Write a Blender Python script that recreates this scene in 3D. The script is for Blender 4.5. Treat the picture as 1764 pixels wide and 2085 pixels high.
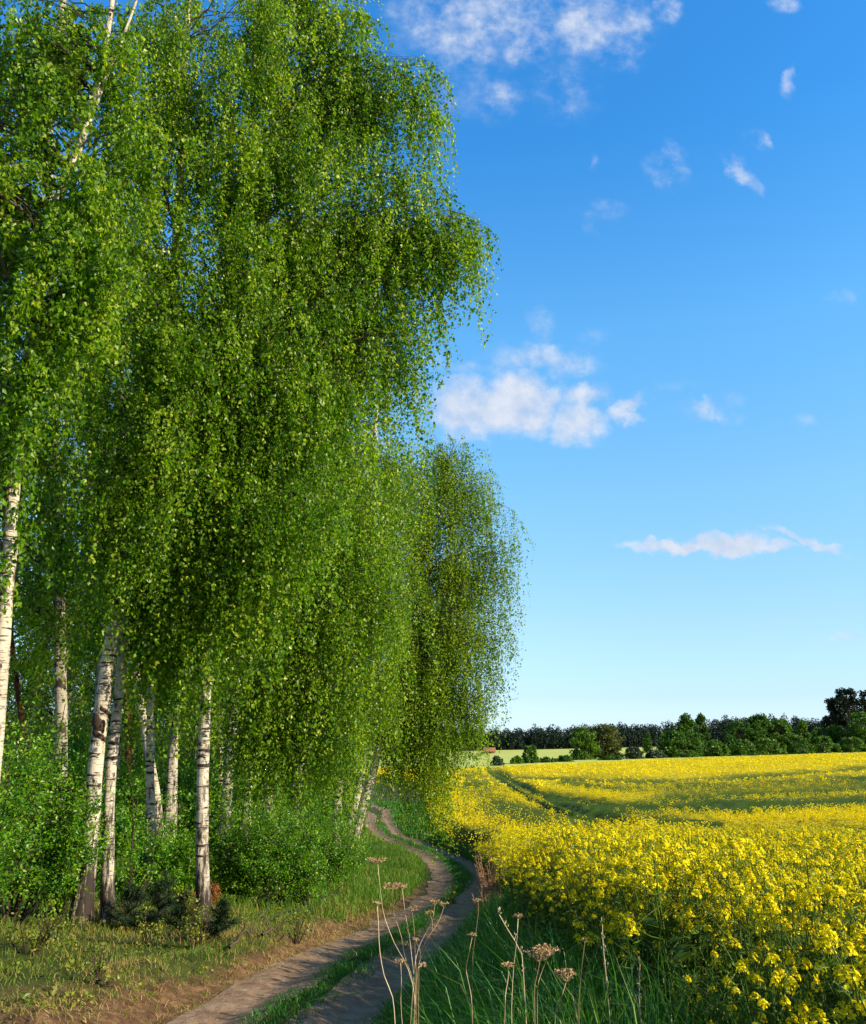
import bpy, math, random
import numpy as np
from math import radians as R

# ------------------------------------------------------------------ scene, camera, light
sc = bpy.context.scene
for o in list(bpy.data.objects):
    bpy.data.objects.remove(o)
col = sc.collection
PITCH = R(15.2)
F_PX = 1731.0                     # focal length in the units used by ray() below
cam = bpy.data.cameras.new('camera')
cam.sensor_fit = 'HORIZONTAL'
cam.sensor_width = 36
cam.lens = 36 * F_PX / 1764.0
cam.clip_start = 0.05
cam.clip_end = 6000
cam_o = bpy.data.objects.new('camera', cam)
cam_o.rotation_euler = (math.pi / 2 + PITCH, 0, 0)
col.objects.link(cam_o)
sc.camera = cam_o

SUN_AZ, SUN_EL = R(115), R(26)    # clockwise from the view direction, above the horizon
sun = bpy.data.lights.new('sun', 'SUN')
sun.energy = 5.0
sun.angle = R(0.5)
sun.color = (1.0, 0.86, 0.62)
sun_o = bpy.data.objects.new('sun', sun)
sun_o.rotation_euler = (math.pi / 2 - SUN_EL, 0, math.pi - SUN_AZ)
col.objects.link(sun_o)

sc.view_settings.view_transform = 'Standard'
sc.view_settings.look = 'None'
sc.view_settings.exposure = 0.80
sc.view_settings.gamma = 1.0
sc.render.engine = 'CYCLES'
cy = sc.cycles
cy.max_bounces = 5
cy.diffuse_bounces = 3
cy.glossy_bounces = 2
cy.transmission_bounces = 4
cy.transparent_max_bounces = 4
cy.use_denoising = True
cy.sample_clamp_indirect = 6

CP, SP = math.cos(PITCH), math.sin(PITCH)
def ray(px, py):                  # direction of a picture point, camera at the origin
    a = (px - 882.0) / F_PX
    b = -(py - 1042.5) / F_PX
    return np.array((a, CP - b * SP, SP + b * CP))
def at_y(px, py, Y):              # the point of that direction at forward distance Y
    d = ray(px, py)
    return d * (Y / d[1])
def project(x, y, z):
    dep = y * CP + z * SP
    up = -y * SP + z * CP
    return 882 + F_PX * x / dep, 1042.5 - F_PX * up / dep

# ------------------------------------------------------------------ world: sky and clouds
world = bpy.data.worlds.new('World')
sc.world = world
world.use_nodes = True
nt = world.node_tree
N, L = nt.nodes, nt.links
bg = N['Background']
sky = N.new('ShaderNodeTexSky')
sky.sky_type = 'NISHITA'
sky.sun_disc = False
sky.sun_elevation = SUN_EL
sky.sun_rotation = SUN_AZ
sky.dust_density = 0.6
sky.ozone_density = 2.0
bg.inputs[1].default_value = 0.13
def wm(op, a, b=None, c=None, clamp=False):
    n = N.new('ShaderNodeMath')
    n.operation = op
    n.use_clamp = clamp
    for i, v in enumerate((a, b, c)):
        if v is None: continue
        if isinstance(v, (int, float)): n.inputs[i].default_value = float(v)
        else: L.new(v, n.inputs[i])
    return n.outputs[0]
tc = N.new('ShaderNodeTexCoord')
sx = N.new('ShaderNodeSeparateXYZ')
L.new(tc.outputs['Generated'], sx.inputs[0])
X, Y_, Z = sx.outputs
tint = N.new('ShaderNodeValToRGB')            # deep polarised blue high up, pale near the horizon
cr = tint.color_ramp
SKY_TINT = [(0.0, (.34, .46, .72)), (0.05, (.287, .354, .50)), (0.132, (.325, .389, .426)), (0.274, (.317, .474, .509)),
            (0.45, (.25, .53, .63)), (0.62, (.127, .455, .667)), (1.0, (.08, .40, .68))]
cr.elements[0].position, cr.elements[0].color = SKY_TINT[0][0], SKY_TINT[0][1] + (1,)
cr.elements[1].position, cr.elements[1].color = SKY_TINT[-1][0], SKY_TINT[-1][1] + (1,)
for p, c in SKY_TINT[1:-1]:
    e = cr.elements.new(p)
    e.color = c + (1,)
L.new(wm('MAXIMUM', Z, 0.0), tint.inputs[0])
mul = N.new('ShaderNodeVectorMath')
mul.operation = 'MULTIPLY'
L.new(sky.outputs[0], mul.inputs[0])
pale = N.new('ShaderNodeMixRGB')             # unseen sky behind the camera, paled to tune the fill light
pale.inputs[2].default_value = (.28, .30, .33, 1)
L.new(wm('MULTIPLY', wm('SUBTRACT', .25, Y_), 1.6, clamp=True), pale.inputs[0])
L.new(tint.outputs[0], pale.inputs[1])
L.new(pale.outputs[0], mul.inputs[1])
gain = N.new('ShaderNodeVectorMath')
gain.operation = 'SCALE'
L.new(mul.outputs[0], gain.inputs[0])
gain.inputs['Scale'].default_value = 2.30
ysafe = wm('MAXIMUM', Y_, 0.02)
uu = wm('DIVIDE', X, ysafe)
vv = wm('DIVIDE', Z, ysafe)
cmb = N.new('ShaderNodeCombineXYZ')
L.new(uu, cmb.inputs[0]); L.new(vv, cmb.inputs[1])
def wnoise(scale, detail, w):
    n = N.new('ShaderNodeTexNoise')
    n.noise_dimensions = '4D'
    n.inputs['Scale'].default_value = scale
    n.inputs['Detail'].default_value = detail
    n.inputs['Roughness'].default_value = 0.6
    n.inputs['W'].default_value = w
    L.new(cmb.outputs[0], n.inputs['Vector'])
    return n.outputs[0]
n1, n2, n3 = wnoise(16, 7, 1.3), wnoise(16, 7, 7.7), wnoise(34, 6, 3.1)
CLOUDS = [  # direction (picture units), half sizes, tilt in degrees, density
    (975, 35, 165, 105, 10, .58), (1050, 90, 60, 50, 0, .5), (1225, 45, 110, 80, -5, .64), (1275, 85, 50, 32, 0, .4),
    (1015, 205, 55, 40, 30, .36), (1140, 175, 80, 60, 40, .30), (930, 190, 120, 50, 10, .25), (1365, 18, 26, 28, 0, .42),
    (1030, 826, 128, 66, 4, 1.15), (940, 828, 100, 58, 4, 1.0), (1180, 855, 66, 42, -8, .88), (1180, 804, 62, 24, 0, .72),
    (1100, 732, 120, 34, -6, .55), (960, 752, 110, 26, -10, .42), (1105, 668, 34, 34, 0, .28), (1215, 700, 40, 24, 0, .2),
    (1284, 824, 48, 20, 24, .72), (1275, 846, 44, 14, -22, .6),
    (1445, 838, 66, 17, -6, .52), (1485, 815, 24, 14, 0, .3), (1370, 788, 70, 14, 0, .16), (1640, 862, 30, 18, 0, .22),
    (1400, 1116, 125, 15, -2, 1.1), (1480, 1108, 80, 24, 4, 1.2), (1560, 1118, 70, 11, 2, .7), (1650, 1102, 90, 10, -14, .75),
    (1360, 352, 58, 32, -25, .42), (1378, 312, 26, 32, 20, .4), (1505, 350, 22, 44, 30, .52), (1546, 285, 22, 26, 0, .5),
    (1228, 430, 62, 22, -12, .3), (1212, 465, 20, 44, 30, .2), (1212, 324, 16, 18, 0, .25),
    (1614, 165, 18, 34, -14, .5), (1600, 4, 34, 24, 0, .42), (1735, 1296, 60, 10, 5, .6), (1715, 607, 30, 14, 0, .25),
    (560, 850, 120, 60, 0, .5), (150, 400, 160, 80, 0, .3)]
dens = None
wu = wm('MULTIPLY', wm('SUBTRACT', n1, 0.5), 0.085)
wv = wm('MULTIPLY', wm('SUBTRACT', n2, 0.5), 0.07)
uw, vw = wm('ADD', uu, wu), wm('ADD', vv, wv)
for px, py, rx, ry, tilt, op in CLOUDS:
    d0 = ray(px, py); dx = ray(px + rx, py); dy = ray(px, py - ry)
    u0, v0 = d0[0] / d0[1], d0[2] / d0[1]
    ru = abs(dx[0] / dx[1] - u0) * 1.15
    rv = abs(dy[2] / dy[1] - v0) * 1.15
    t = R(tilt)
    du, dv = wm('SUBTRACT', uw, u0), wm('SUBTRACT', vw, v0)
    a = wm('ADD', wm('MULTIPLY', du, math.cos(t) / ru), wm('MULTIPLY', dv, math.sin(t) / ru))
    b = wm('ADD', wm('MULTIPLY', du, -math.sin(t) / rv), wm('MULTIPLY', dv, math.cos(t) / rv))
    r2 = wm('ADD', wm('MULTIPLY', a, a), wm('MULTIPLY', b, b))
    m = wm('MULTIPLY', wm('SUBTRACT', 1.0, wm('MULTIPLY', r2, .8), clamp=True), op)
    dens = m if dens is None else wm('MAXIMUM', dens, m)
fb = wm('ADD', wm('MULTIPLY', n3, .6), wm('MULTIPLY', wnoise(11, 8, 5.5), .4))
edge = wm('MULTIPLY', dens, 3.0, clamp=True)
dens = wm('ADD', wm('MULTIPLY', dens, 1.05), wm('MULTIPLY', wm('MULTIPLY', wm('SUBTRACT', fb, .55), 2.1), edge), clamp=True)
dens = wm('MULTIPLY', wm('MULTIPLY', dens, dens), wm('SUBTRACT', 3.0, wm('MULTIPLY', dens, 2.0)))
dens = wm('MULTIPLY', wm('MULTIPLY', dens, .95), wm('GREATER_THAN', Y_, 0.05))
ccol = N.new('ShaderNodeMixRGB')
ccol.inputs[1].default_value = (2.45, 2.90, 3.75, 1)
ccol.inputs[2].default_value = (3.45, 3.7, 4.15, 1)
L.new(wm('MULTIPLY', wm('SUBTRACT', n3, 0.32), 3.0, clamp=True), ccol.inputs[0])
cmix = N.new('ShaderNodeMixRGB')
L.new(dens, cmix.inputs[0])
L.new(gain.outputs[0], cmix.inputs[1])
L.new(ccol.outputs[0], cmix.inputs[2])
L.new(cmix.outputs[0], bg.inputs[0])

# ------------------------------------------------------------------ small tools
def tag(o, label=None, cat=None, group=None, kind=None):
    if label: o['label'] = label
    if cat: o['category'] = cat
    if group: o['group'] = group
    if kind: o['kind'] = kind
    return o
def empty(name, loc):
    o = bpy.data.objects.new(name, None)
    o.location = loc
    o.empty_display_size = 0.2
    col.objects.link(o)
    return o

class MB:                          # collects vertices and faces, then links them as ONE mesh object
    def __init__(s):
        s.v, s.t, s.f, s.n = [], [], [], 0
    def add(s, v, faces, mat=0, tint=0.5, smooth=False):
        v = np.asarray(v, float).reshape(-1, 3)
        faces = np.asarray(faces, np.int64)
        s.v.append(v)
        s.t.append(np.broadcast_to(np.asarray(tint, float), (len(v),)).copy())
        s.f.append((faces + s.n, mat, smooth))
        s.n += len(v)
    def mesh(s, name, mats, origin=(0, 0, 0)):
        me = bpy.data.meshes.new(name)
        v = np.concatenate(s.v) - np.asarray(origin, float)
        me.vertices.add(len(v))
        me.vertices.foreach_set('co', v.astype(np.float32).ravel())
        loops = np.concatenate([f.ravel() for f, _, _ in s.f])
        tot = np.concatenate([np.full(len(f), f.shape[1]) for f, _, _ in s.f])
        mi = np.concatenate([np.full(len(f), m) for f, m, _ in s.f])
        sm = np.concatenate([np.full(len(f), k) for f, _, k in s.f])
        me.loops.add(len(loops))
        me.loops.foreach_set('vertex_index', loops.astype(np.int32))
        me.polygons.add(len(tot))
        me.polygons.foreach_set('loop_start', np.concatenate(([0], np.cumsum(tot)[:-1])).astype(np.int32))
        me.polygons.foreach_set('loop_total', tot.astype(np.int32))
        me.polygons.foreach_set('material_index', mi.astype(np.int32))
        me.polygons.foreach_set('use_smooth', sm.astype(bool))
        at = me.attributes.new('tint', 'FLOAT', 'POINT')
        at.data.foreach_set('value', np.concatenate(s.t).astype(np.float32))
        for m in mats: me.materials.append(m)
        me.update(calc_edges=True)
        return me
    def build(s, name, mats, parent=None, origin=(0, 0, 0), top=False):
        mats = mats if isinstance(mats, (list, tuple)) else [mats]
        o = bpy.data.objects.new(name, s.mesh(name, mats, origin))
        col.objects.link(o)
        if parent is not None: o.parent = parent
        elif top: o.location = origin
        return o

def norm(v):
    return v / np.maximum(np.linalg.norm(v, axis=-1, keepdims=True), 1e-9)
def tubes(mb, P, rad, sides=5, mat=0, tint=0.5):
    """P (K,M,3) polylines, rad (K,M) radii -> tubes"""
    P = np.asarray(P, float)
    rad = np.asarray(rad, float)
    K, M, _ = P.shape
    T = norm(np.gradient(P, axis=1))
    ref = np.where(np.abs(T[..., 2:3]) > 0.9, np.array((1.0, 0, 0)), np.array((0, 0, 1.0)))
    A = norm(np.cross(T, ref))
    B = np.cross(T, A)
    ang = np.arange(sides) / sides * 2 * math.pi
    ring = (P[:, :, None] + rad[:, :, None, None] * (np.cos(ang)[None, None, :, None] * A[:, :, None] + np.sin(ang)[None, None, :, None] * B[:, :, None]))
    idx = np.arange(K * M * sides).reshape(K, M, sides)
    a = idx[:, :-1]; b = np.roll(a, -1, 2); d = idx[:, 1:]; c = np.roll(d, -1, 2)
    f = np.stack((a, b, c, d), -1).reshape(-1, 4)
    tt = np.broadcast_to(np.asarray(tint, float).reshape(-1, 1, 1), (K, M, sides)).ravel() if np.ndim(tint) else tint
    mb.add(ring.reshape(-1, 3), f, mat, tt, True)
def leaves(mb, p, axis, length, width, rng, mat=0, tint=0.5, spread=1.0):
    """folded diamond leaves; axis points to the tip"""
    n = len(p)
    axis = norm(axis)
    side = norm(np.cross(axis, rng.normal(size=(n, 3)) * spread + 1e-6))
    nor = np.cross(axis, side)
    Lh, Wd = np.broadcast_to(length, (n,))[:, None], np.broadcast_to(width, (n,))[:, None]
    fold = rng.uniform(0.02, .22, (n, 1)) * Wd
    m = p + axis * Lh * 0.40
    v = np.stack((p, m + side * Wd / 2 + nor * fold, p + axis * Lh - nor * fold * .6, m - side * Wd / 2 + nor * fold), 1)
    f = np.arange(n * 4).reshape(n, 4)
    tt = np.repeat(np.broadcast_to(np.asarray(tint, float), (n,)), 4)
    mb.add(v.reshape(-1, 3), f, mat, tt)
def blades(mb, p, h, w, rng, lean=0.35, mat=0, tint=0.5, wind=(0, 0)):
    n = len(p)
    h = np.broadcast_to(h, (n,))[:, None]
    w = np.broadcast_to(w, (n,))[:, None]
    an = rng.uniform(0, 2 * math.pi, n)
    s = np.stack((np.cos(an), np.sin(an), np.zeros(n)), 1)
    l = rng.normal(size=(n, 3)) * lean
    l[:, 2] = 0
    l += np.array((wind[0], wind[1], 0))
    up = np.array((0, 0, 1.0))
    m1 = p + up * h * .45 + l * h * .22
    m2 = p + up * h * .80 + l * h * .62
    tip = p + up * h * (1 - .25 * np.minimum(np.linalg.norm(l, axis=1, keepdims=True), 1.5)) + l * h * 1.15
    v = np.stack((p - s * w / 2, p + s * w / 2, m1 - s * w * .45, m1 + s * w * .45, m2 - s * w * .28, m2 + s * w * .28, tip), 1)
    b = (np.arange(n) * 7)[:, None]
    q = np.concatenate((b + np.array((0, 1, 3, 2)), b + np.array((2, 3, 5, 4))))
    t = b + np.array((4, 5, 6))
    tt = np.repeat(np.broadcast_to(np.asarray(tint, float), (n,)), 7)
    mb.add(v.reshape(-1, 3), q, mat, tt)
    mb.f.append((t + mb.n - len(v) * 7, mat, False))

def vnoise(x, y, seed=0):          # smooth value noise, 0..1
    x = np.asarray(x, float); y = np.asarray(y, float)
    xi, yi = np.floor(x), np.floor(y)
    fx, fy = x - xi, y - yi
    fx, fy = fx * fx * (3 - 2 * fx), fy * fy * (3 - 2 * fy)
    def h(a, b):
        s = np.sin(a * 127.1 + b * 311.7 + seed * 74.7) * 43758.5453
        return s - np.floor(s)
    return (h(xi, yi) * (1 - fx) + h(xi + 1, yi) * fx) * (1 - fy) + (h(xi, yi + 1) * (1 - fx) + h(xi + 1, yi + 1) * fx) * fy
def sstep(a, b, x):
    t = np.clip((np.asarray(x, float) - a) / (b - a), 0, 1)
    return t * t * (3 - 2 * t)

# ------------------------------------------------------------------ materials
def new_mat(name):
    m = bpy.data.materials.new(name)
    m.use_nodes = True
    nt = m.node_tree
    nt.nodes.clear()
    out = nt.nodes.new('ShaderNodeOutputMaterial')
    return m, nt, out
def ramp(nt, src, stops):
    r = nt.nodes.new('ShaderNodeValToRGB')
    e = r.color_ramp.elements
    e[0].position, e[0].color = stops[0][0], tuple(stops[0][1]) + (1,)
    e[1].position, e[1].color = stops[-1][0], tuple(stops[-1][1]) + (1,)
    for p, c in stops[1:-1]:
        k = e.new(p)
        k.color = tuple(c) + (1,)
    nt.links.new(src, r.inputs[0])
    return r.outputs[0]
def attr(nt, name='tint'):
    a = nt.nodes.new('ShaderNodeAttribute')
    a.attribute_name = name
    return a.outputs['Fac']
def noise(nt, scale, detail=4, rough=.6, vec=None, coord='Object', stretch=None):
    tc = nt.nodes.new('ShaderNodeTexCoord')
    src = tc.outputs[coord]
    if stretch:
        mp = nt.nodes.new('ShaderNodeMapping')
        mp.inputs['Scale'].default_value = stretch
        nt.links.new(src, mp.inputs[0])
        src = mp.outputs[0]
    n = nt.nodes.new('ShaderNodeTexNoise')
    n.inputs['Scale'].default_value = scale
    n.inputs['Detail'].default_value = detail
    n.inputs['Roughness'].default_value = rough
    nt.links.new(src, n.inputs['Vector'])
    return n.outputs[0]
def leaf_mat(name, stops, trans=.4, rough=.42, spec=.5, warm=(1.25, 1.1, .45)):
    m, nt, out = new_mat(name)
    c = ramp(nt, attr(nt), stops)
    p = nt.nodes.new('ShaderNodeBsdfPrincipled')
    p.inputs['Roughness'].default_value = rough
    p.inputs['Specular IOR Level'].default_value = spec
    nt.links.new(c, p.inputs['Base Color'])
    t = nt.nodes.new('ShaderNodeBsdfTranslucent')
    w = nt.nodes.new('ShaderNodeVectorMath')
    w.operation = 'MULTIPLY'
    w.inputs[1].default_value = warm
    nt.links.new(c, w.inputs[0])
    nt.links.new(w.outputs[0], t.inputs[0])
    mx = nt.nodes.new('ShaderNodeMixShader')
    mx.inputs[0].default_value = trans
    nt.links.new(p.outputs[0], mx.inputs[1])
    nt.links.new(t.outputs[0], mx.inputs[2])
    nt.links.new(mx.outputs[0], out.inputs[0])
    return m
def plain_mat(name, stops, scale=6, rough=.9, stretch=None, bump=0.0, detail=5, use_tint=False):
    m, nt, out = new_mat(name)
    n = attr(nt) if use_tint else noise(nt, scale, detail, stretch=stretch)
    p = nt.nodes.new('ShaderNodeBsdfPrincipled')
    p.inputs['Roughness'].default_value = rough
    p.inputs['Specular IOR Level'].default_value = .2
    nt.links.new(ramp(nt, n, stops), p.inputs['Base Color'])
    if bump:
        b = nt.nodes.new('ShaderNodeBump')
        b.inputs['Strength'].default_value = bump
        b.inputs['Distance'].default_value = .05
        nt.links.new(noise(nt, scale * 2.2, 6, stretch=stretch), b.inputs['Height'])
        nt.links.new(b.outputs[0], p.inputs['Normal'])
    nt.links.new(p.outputs[0], out.inputs[0])
    return m

M = {}
M['birch_leaf'] = leaf_mat('birch_leaf', [(0, (.022, .080, .002)), (.45, (.095, .225, .003)), (.75, (.20, .345, .005)), (1, (.42, .50, .05))], .55, .38, .38, (1.5, 1.5, .35))
M['birch_leaf_far'] = leaf_mat('birch_leaf_far', [(0, (.045, .115, .003)), (.5, (.135, .27, .004)), (1, (.36, .45, .03))], .55, .38, .38, (1.5, 1.5, .35))
M['shrub_leaf'] = leaf_mat('shrub_leaf', [(0, (.016, .10, .004)), (.5, (.085, .26, .004)), (1, (.26, .42, .010))], .5, .4, .6, (1.2, 1.4, .4))
M['yellow_leaf'] = leaf_mat('sapling_leaf', [(0, (.06, .10, .01)), (.5, (.14, .20, .012)), (1, (.30, .30, .03))], .4)
M['needle'] = leaf_mat('pine_needle', [(0, (.010, .026, .010)), (1, (.035, .065, .020))], .1, .6, .25)
M['rusty'] = leaf_mat('rusty_needles', [(0, (.16, .05, .015)), (1, (.38, .14, .04))], .2, .7, .2, (1, .9, .7))
M['hedge_leaf'] = leaf_mat('hedge_leaf', [(0, (.016, .060, .006)), (.5, (.055, .15, .010)), (1, (.14, .25, .02))], .35, .5, .3)
M['olive_leaf'] = leaf_mat('olive_leaf', [(0, (.03, .05, .010)), (1, (.10, .12, .025))], .25, .5, .3)
M['grey_leaf'] = leaf_mat('grey_leaf', [(0, (.03, .06, .03)), (1, (.08, .12, .06))], .2, .5, .3)
M['forest_leaf'] = leaf_mat('forest_needles', [(0, (.006, .016, .010)), (1, (.020, .036, .020))], .08, .7, .15)
M['grass'] = leaf_mat('grass_blade', [(0, (.018, .10, .008)), (.55, (.05, .21, .014)), (.85, (.12, .26, .03)), (1, (.36, .32, .14))], .4, .45, .4)
M['meadow'] = leaf_mat('meadow_blade', [(0, (.03, .11, .006)), (.45, (.09, .21, .010)), (.75, (.22, .22, .035)), (1, (.42, .27, .12))], .35, .6, .3)
M['dry'] = plain_mat('dry_stalk', [(0, (.18, .12, .06)), (.6, (.36, .27, .15)), (1, (.56, .46, .30))], use_tint=True, rough=.7)
M['dry_head'] = plain_mat('dry_head', [(0, (.24, .14, .06)), (1, (.52, .37, .19))], use_tint=True, rough=.85)
M['dock'] = plain_mat('dock_brown', [(0, (.26, .11, .06)), (1, (.62, .38, .22))], use_tint=True, rough=.85)
M['twig'] = plain_mat('twig_bark', [(0.2, (.018, .012, .008)), (.8, (.06, .04, .026))], 9, .8)
M['limb'] = plain_mat('limb_bark', [(0.25, (.03, .022, .015)), (.75, (.11, .085, .06))], 7, .8, bump=.3)
M['pine_bark'] = plain_mat('pine_bark', [(0.3, (.04, .016, .008)), (.7, (.17, .07, .028))], 10, .85, (1, 1, .35), .6)
M['rape_green'] = leaf_mat('rape_green', [(0, (.02, .07, .008)), (.6, (.075, .15, .012)), (1, (.16, .22, .02))], .3, .5, .3)
M['rape_yellow'] = leaf_mat('rape_petal', [(0, (.62, .47, .002)), (.4, (.80, .66, .003)), (1, (.92, .82, .010))], .35, .6, .15, (1.0, 1.0, .6))
M['soil'] = plain_mat('soil', [(0.3, (.05, .035, .022)), (.7, (.12, .085, .05))], 4, .95, None, .5)
M['barley'] = plain_mat('barley', [(0.3, (.36, .40, .06)), (.7, (.50, .52, .11))], .15, .9)
M['roof'] = plain_mat('red_roof', [(0.3, (.30, .10, .06)), (.7, (.42, .16, .10))], 2, .9)
M['wall'] = plain_mat('brick_wall', [(0.3, (.28, .15, .10)), (.7, (.36, .20, .14))], 2, .9)

def birch_bark(name, white):
    m, nt, out = new_mat(name)
    li = nt.links
    tc = nt.nodes.new('ShaderNodeTexCoord')
    sp = nt.nodes.new('ShaderNodeSeparateXYZ')
    li.new(tc.outputs['Object'], sp.inputs[0])
    def mth(op, a, b=None, clamp=False):
        n = nt.nodes.new('ShaderNodeMath')
        n.operation = op
        n.use_clamp = clamp
        for i, v in enumerate((a, b)):
            if v is None: continue
            if isinstance(v, (int, float)): n.inputs[i].default_value = v
            else: li.new(v, n.inputs[i])
        return n.outputs[0]
    base = ramp(nt, noise(nt, 3, 5), [(0.3, tuple(c * .62 for c in white)), (.62, white)])
    lent = noise(nt, 1, 3, .55, stretch=(3.4, 3.4, 21))          # dark horizontal lenticels
    lent2 = noise(nt, 1, 2, .5, stretch=(9, 9, 75))
    scars = noise(nt, 3.1, 4, .65, stretch=(1.3, 1.3, .8))           # black branch scars and patches
    fiss = noise(nt, 1, 5, .7, stretch=(15, 15, 2.6))            # fissured bark at the foot
    lm = mth('MULTIPLY', mth('SUBTRACT', lent, .585), 16, True)
    lm2 = mth('MULTIPLY', mth('MULTIPLY', mth('SUBTRACT', lent2, .60), 14, True), .6)
    sm_ = mth('MULTIPLY', mth('SUBTRACT', scars, .562), 13, True)
    foot = mth('SUBTRACT', 1.15, mth('MULTIPLY', sp.outputs[2], .75), True)
    fm = mth('MULTIPLY', mth('SUBTRACT', mth('ADD', fiss, mth('MULTIPLY', foot, .22)), .59), 9, True)
    fm = mth('MULTIPLY', fm, mth('GREATER_THAN', foot, .01))
    dark = mth('MAXIMUM', mth('MAXIMUM', lm, lm2), mth('MAXIMUM', sm_, fm))
    mx = nt.nodes.new('ShaderNodeMixRGB')
    li.new(dark, mx.inputs[0]); li.new(base, mx.inputs[1])
    mx.inputs[2].default_value = (.028, .020, .015, 1)
    p = nt.nodes.new('ShaderNodeBsdfPrincipled')
    p.inputs['Roughness'].default_value = .7
    p.inputs['Specular IOR Level'].default_value = .25
    li.new(mx.outputs[0], p.inputs['Base Color'])
    b = nt.nodes.new('ShaderNodeBump')
    b.inputs['Strength'].default_value = .7
    b.inputs['Distance'].default_value = .03
    li.new(mth('SUBTRACT', mth('MULTIPLY', fiss, .7), dark), b.inputs['Height'])
    li.new(b.outputs[0], p.inputs['Normal'])
    li.new(p.outputs[0], out.inputs[0])
    return m
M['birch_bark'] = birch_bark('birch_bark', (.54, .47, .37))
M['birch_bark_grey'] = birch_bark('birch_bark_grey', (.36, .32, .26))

# ------------------------------------------------------------------ terrain
def softplus(x, k):
    return np.logaddexp(0, np.asarray(x, float) * k) / k
def base0(x, y):
    y = np.asarray(y, float); x = np.asarray(x, float)
    z = -1.5 - .0935 * (softplus(y - 3.2, 1.2) - softplus(y - 28.5, .35))
    return z + .020 * softplus(x - 4, .5) * sstep(2, 14, y) * (1 - .4 * sstep(150, 400, x))
def ground_at(px, py, off=0.0, f=base0):
    d = ray(px, py)
    ts = np.concatenate((np.linspace(1, 60, 1200), np.linspace(60, 500, 1500)))
    P = d[None] * ts[:, None]
    below = P[:, 2] < f(P[:, 0], P[:, 1]) + off
    i = int(np.argmax(below)) if below.any() else len(ts) - 1
    return P[i]
LT = [(441, 2085), (498, 2048), (610, 1985), (703, 1933), (797, 1887), (853, 1853), (894, 1820), (906, 1790), (891, 1760), (861, 1741), (816, 1722), (771, 1700), (756, 1681), (752, 1658)]
RT = [(665, 2110), (703, 2075), (778, 2011), (853, 1948), (909, 1887), (947, 1842), (977, 1808), (981, 1783), (954, 1760), (909, 1738), (853, 1715), (808, 1700), (789, 1673), (786, 1650)]
FE = [(1645, 2110), (1590, 2072), (1522, 2010), (1450, 1946), (1380, 1905), (1304, 1873), (1162, 1802), (1047, 1752), (1018, 1711), (947, 1688), (890, 1669), (868, 1636), (866, 1600), (868, 1590)]
def line(pts, off):
    P = np.array([ground_at(a, b, off) for a, b in pts])
    return P[np.argsort(P[:, 1])]
LTw, RTw, FEw = line(LT, 0.0), line(RT, 0.0), line(FE, 1.0)
def extend(P, back, far):
    d = P[1] - P[0]
    e = P[-1] - P[-2]
    a = P[0] - d / d[1] * (P[0, 1] - back)
    b = P[-1] + np.array((-.28, 1, 0)) * (far - P[-1, 1])
    return np.vstack((a, P, b))
LTw, RTw = extend(LTw, 1.0, 130), extend(RTw, 1.0, 130)
FEw = extend(FEw, 0.2, 112)
def smooth_interp(P):
    ys = np.concatenate((np.linspace(P[0, 1], 60, 600), np.linspace(60.2, P[-1, 1], 120)))
    xs = np.interp(ys, P[:, 1], P[:, 0])
    for it in range(3):
        k = np.ones(9) / 9
        xs = np.convolve(np.pad(xs, 4, mode='edge'), k, 'valid')
    return lambda y: np.interp(y, ys, xs)
xL, xR, xF = smooth_interp(LTw), smooth_interp(RTw), smooth_interp(FEw)
def terrain(x, y):
    x = np.asarray(x, float); y = np.asarray(y, float)
    z = base0(x, y)
    near = sstep(60, 30, y) if False else 1 - sstep(30, 60, y)
    dl = xL(y) - x
    z = z + near * (.16 * sstep(.30, 1.0, dl) + .16 * sstep(.9, 4.5, dl))
    dr = x - xR(y)
    z = z + near * (.10 * sstep(.25, 1.0, dr))
    z = z + near * .05 * np.exp(-((x - (xL(y) + xR(y)) / 2) / .30) ** 2)
    z = z - near * .05 * (np.exp(-(dl / .30) ** 2) + np.exp(-(dr / .28) ** 2))
    clod = vnoise(x * 7, y * 7, 3) - .5
    z = z + near * (clod + .6 * (vnoise(x * 17, y * 17, 4) - .5)) * .12 * sstep(.36, .6, dl) * (1 - sstep(.7, 1.5, dl))
    z = z + near * (vnoise(x * 1.3, y * 1.3, 5) - .5) * .10 * (sstep(.4, 1.2, dl) + sstep(.4, 1.2, dr))
    return z

def grid_axis(lo, hi, fine_lo, fine_hi, step, growth=1.09):
    c = list(np.arange(fine_lo, fine_hi, step))
    s, v = step, fine_hi
    while v < hi:
        c.append(v); s *= growth; v += s
    c.append(hi)
    s, v = step, fine_lo - step
    while v > lo:
        c.insert(0, v); s *= growth; v -= s
    c.insert(0, lo)
    return np.array(c)
gx = grid_axis(-2500, 2500, -14, 9, .10)
gy = grid_axis(-60, 4000, .5, 34, .10)
GX, GY = np.meshgrid(gx, gy)
GZ = terrain(GX, GY)
ny, nx = GX.shape
ii = np.arange(ny * nx).reshape(ny, nx)
gf = np.stack((ii[:-1, :-1], ii[:-1, 1:], ii[1:, 1:], ii[1:, :-1]), -1).reshape(-1, 4)
dl = xL(GY) - GX
lit = np.clip(1.0 - np.abs(dl - .48) / (.16 + .26 * vnoise(GX * 1.7, GY * 1.7, 9) + (1.0 + 1.2 * vnoise(GX * .9, GY * .9, 10)) * (1 - sstep(5.2, 8.0, GY))), 0, 1)
litter = np.clip(.25 * sstep(2, 5, dl) + 1.2 * lit * (1 - sstep(14, 24, GY)), 0, 1)
mb = MB()
mb.add(np.stack((GX, GY, GZ), -1).reshape(-1, 3), gf, 0, litter.ravel(), True)
m, nt_, out = new_mat('ground')
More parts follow.
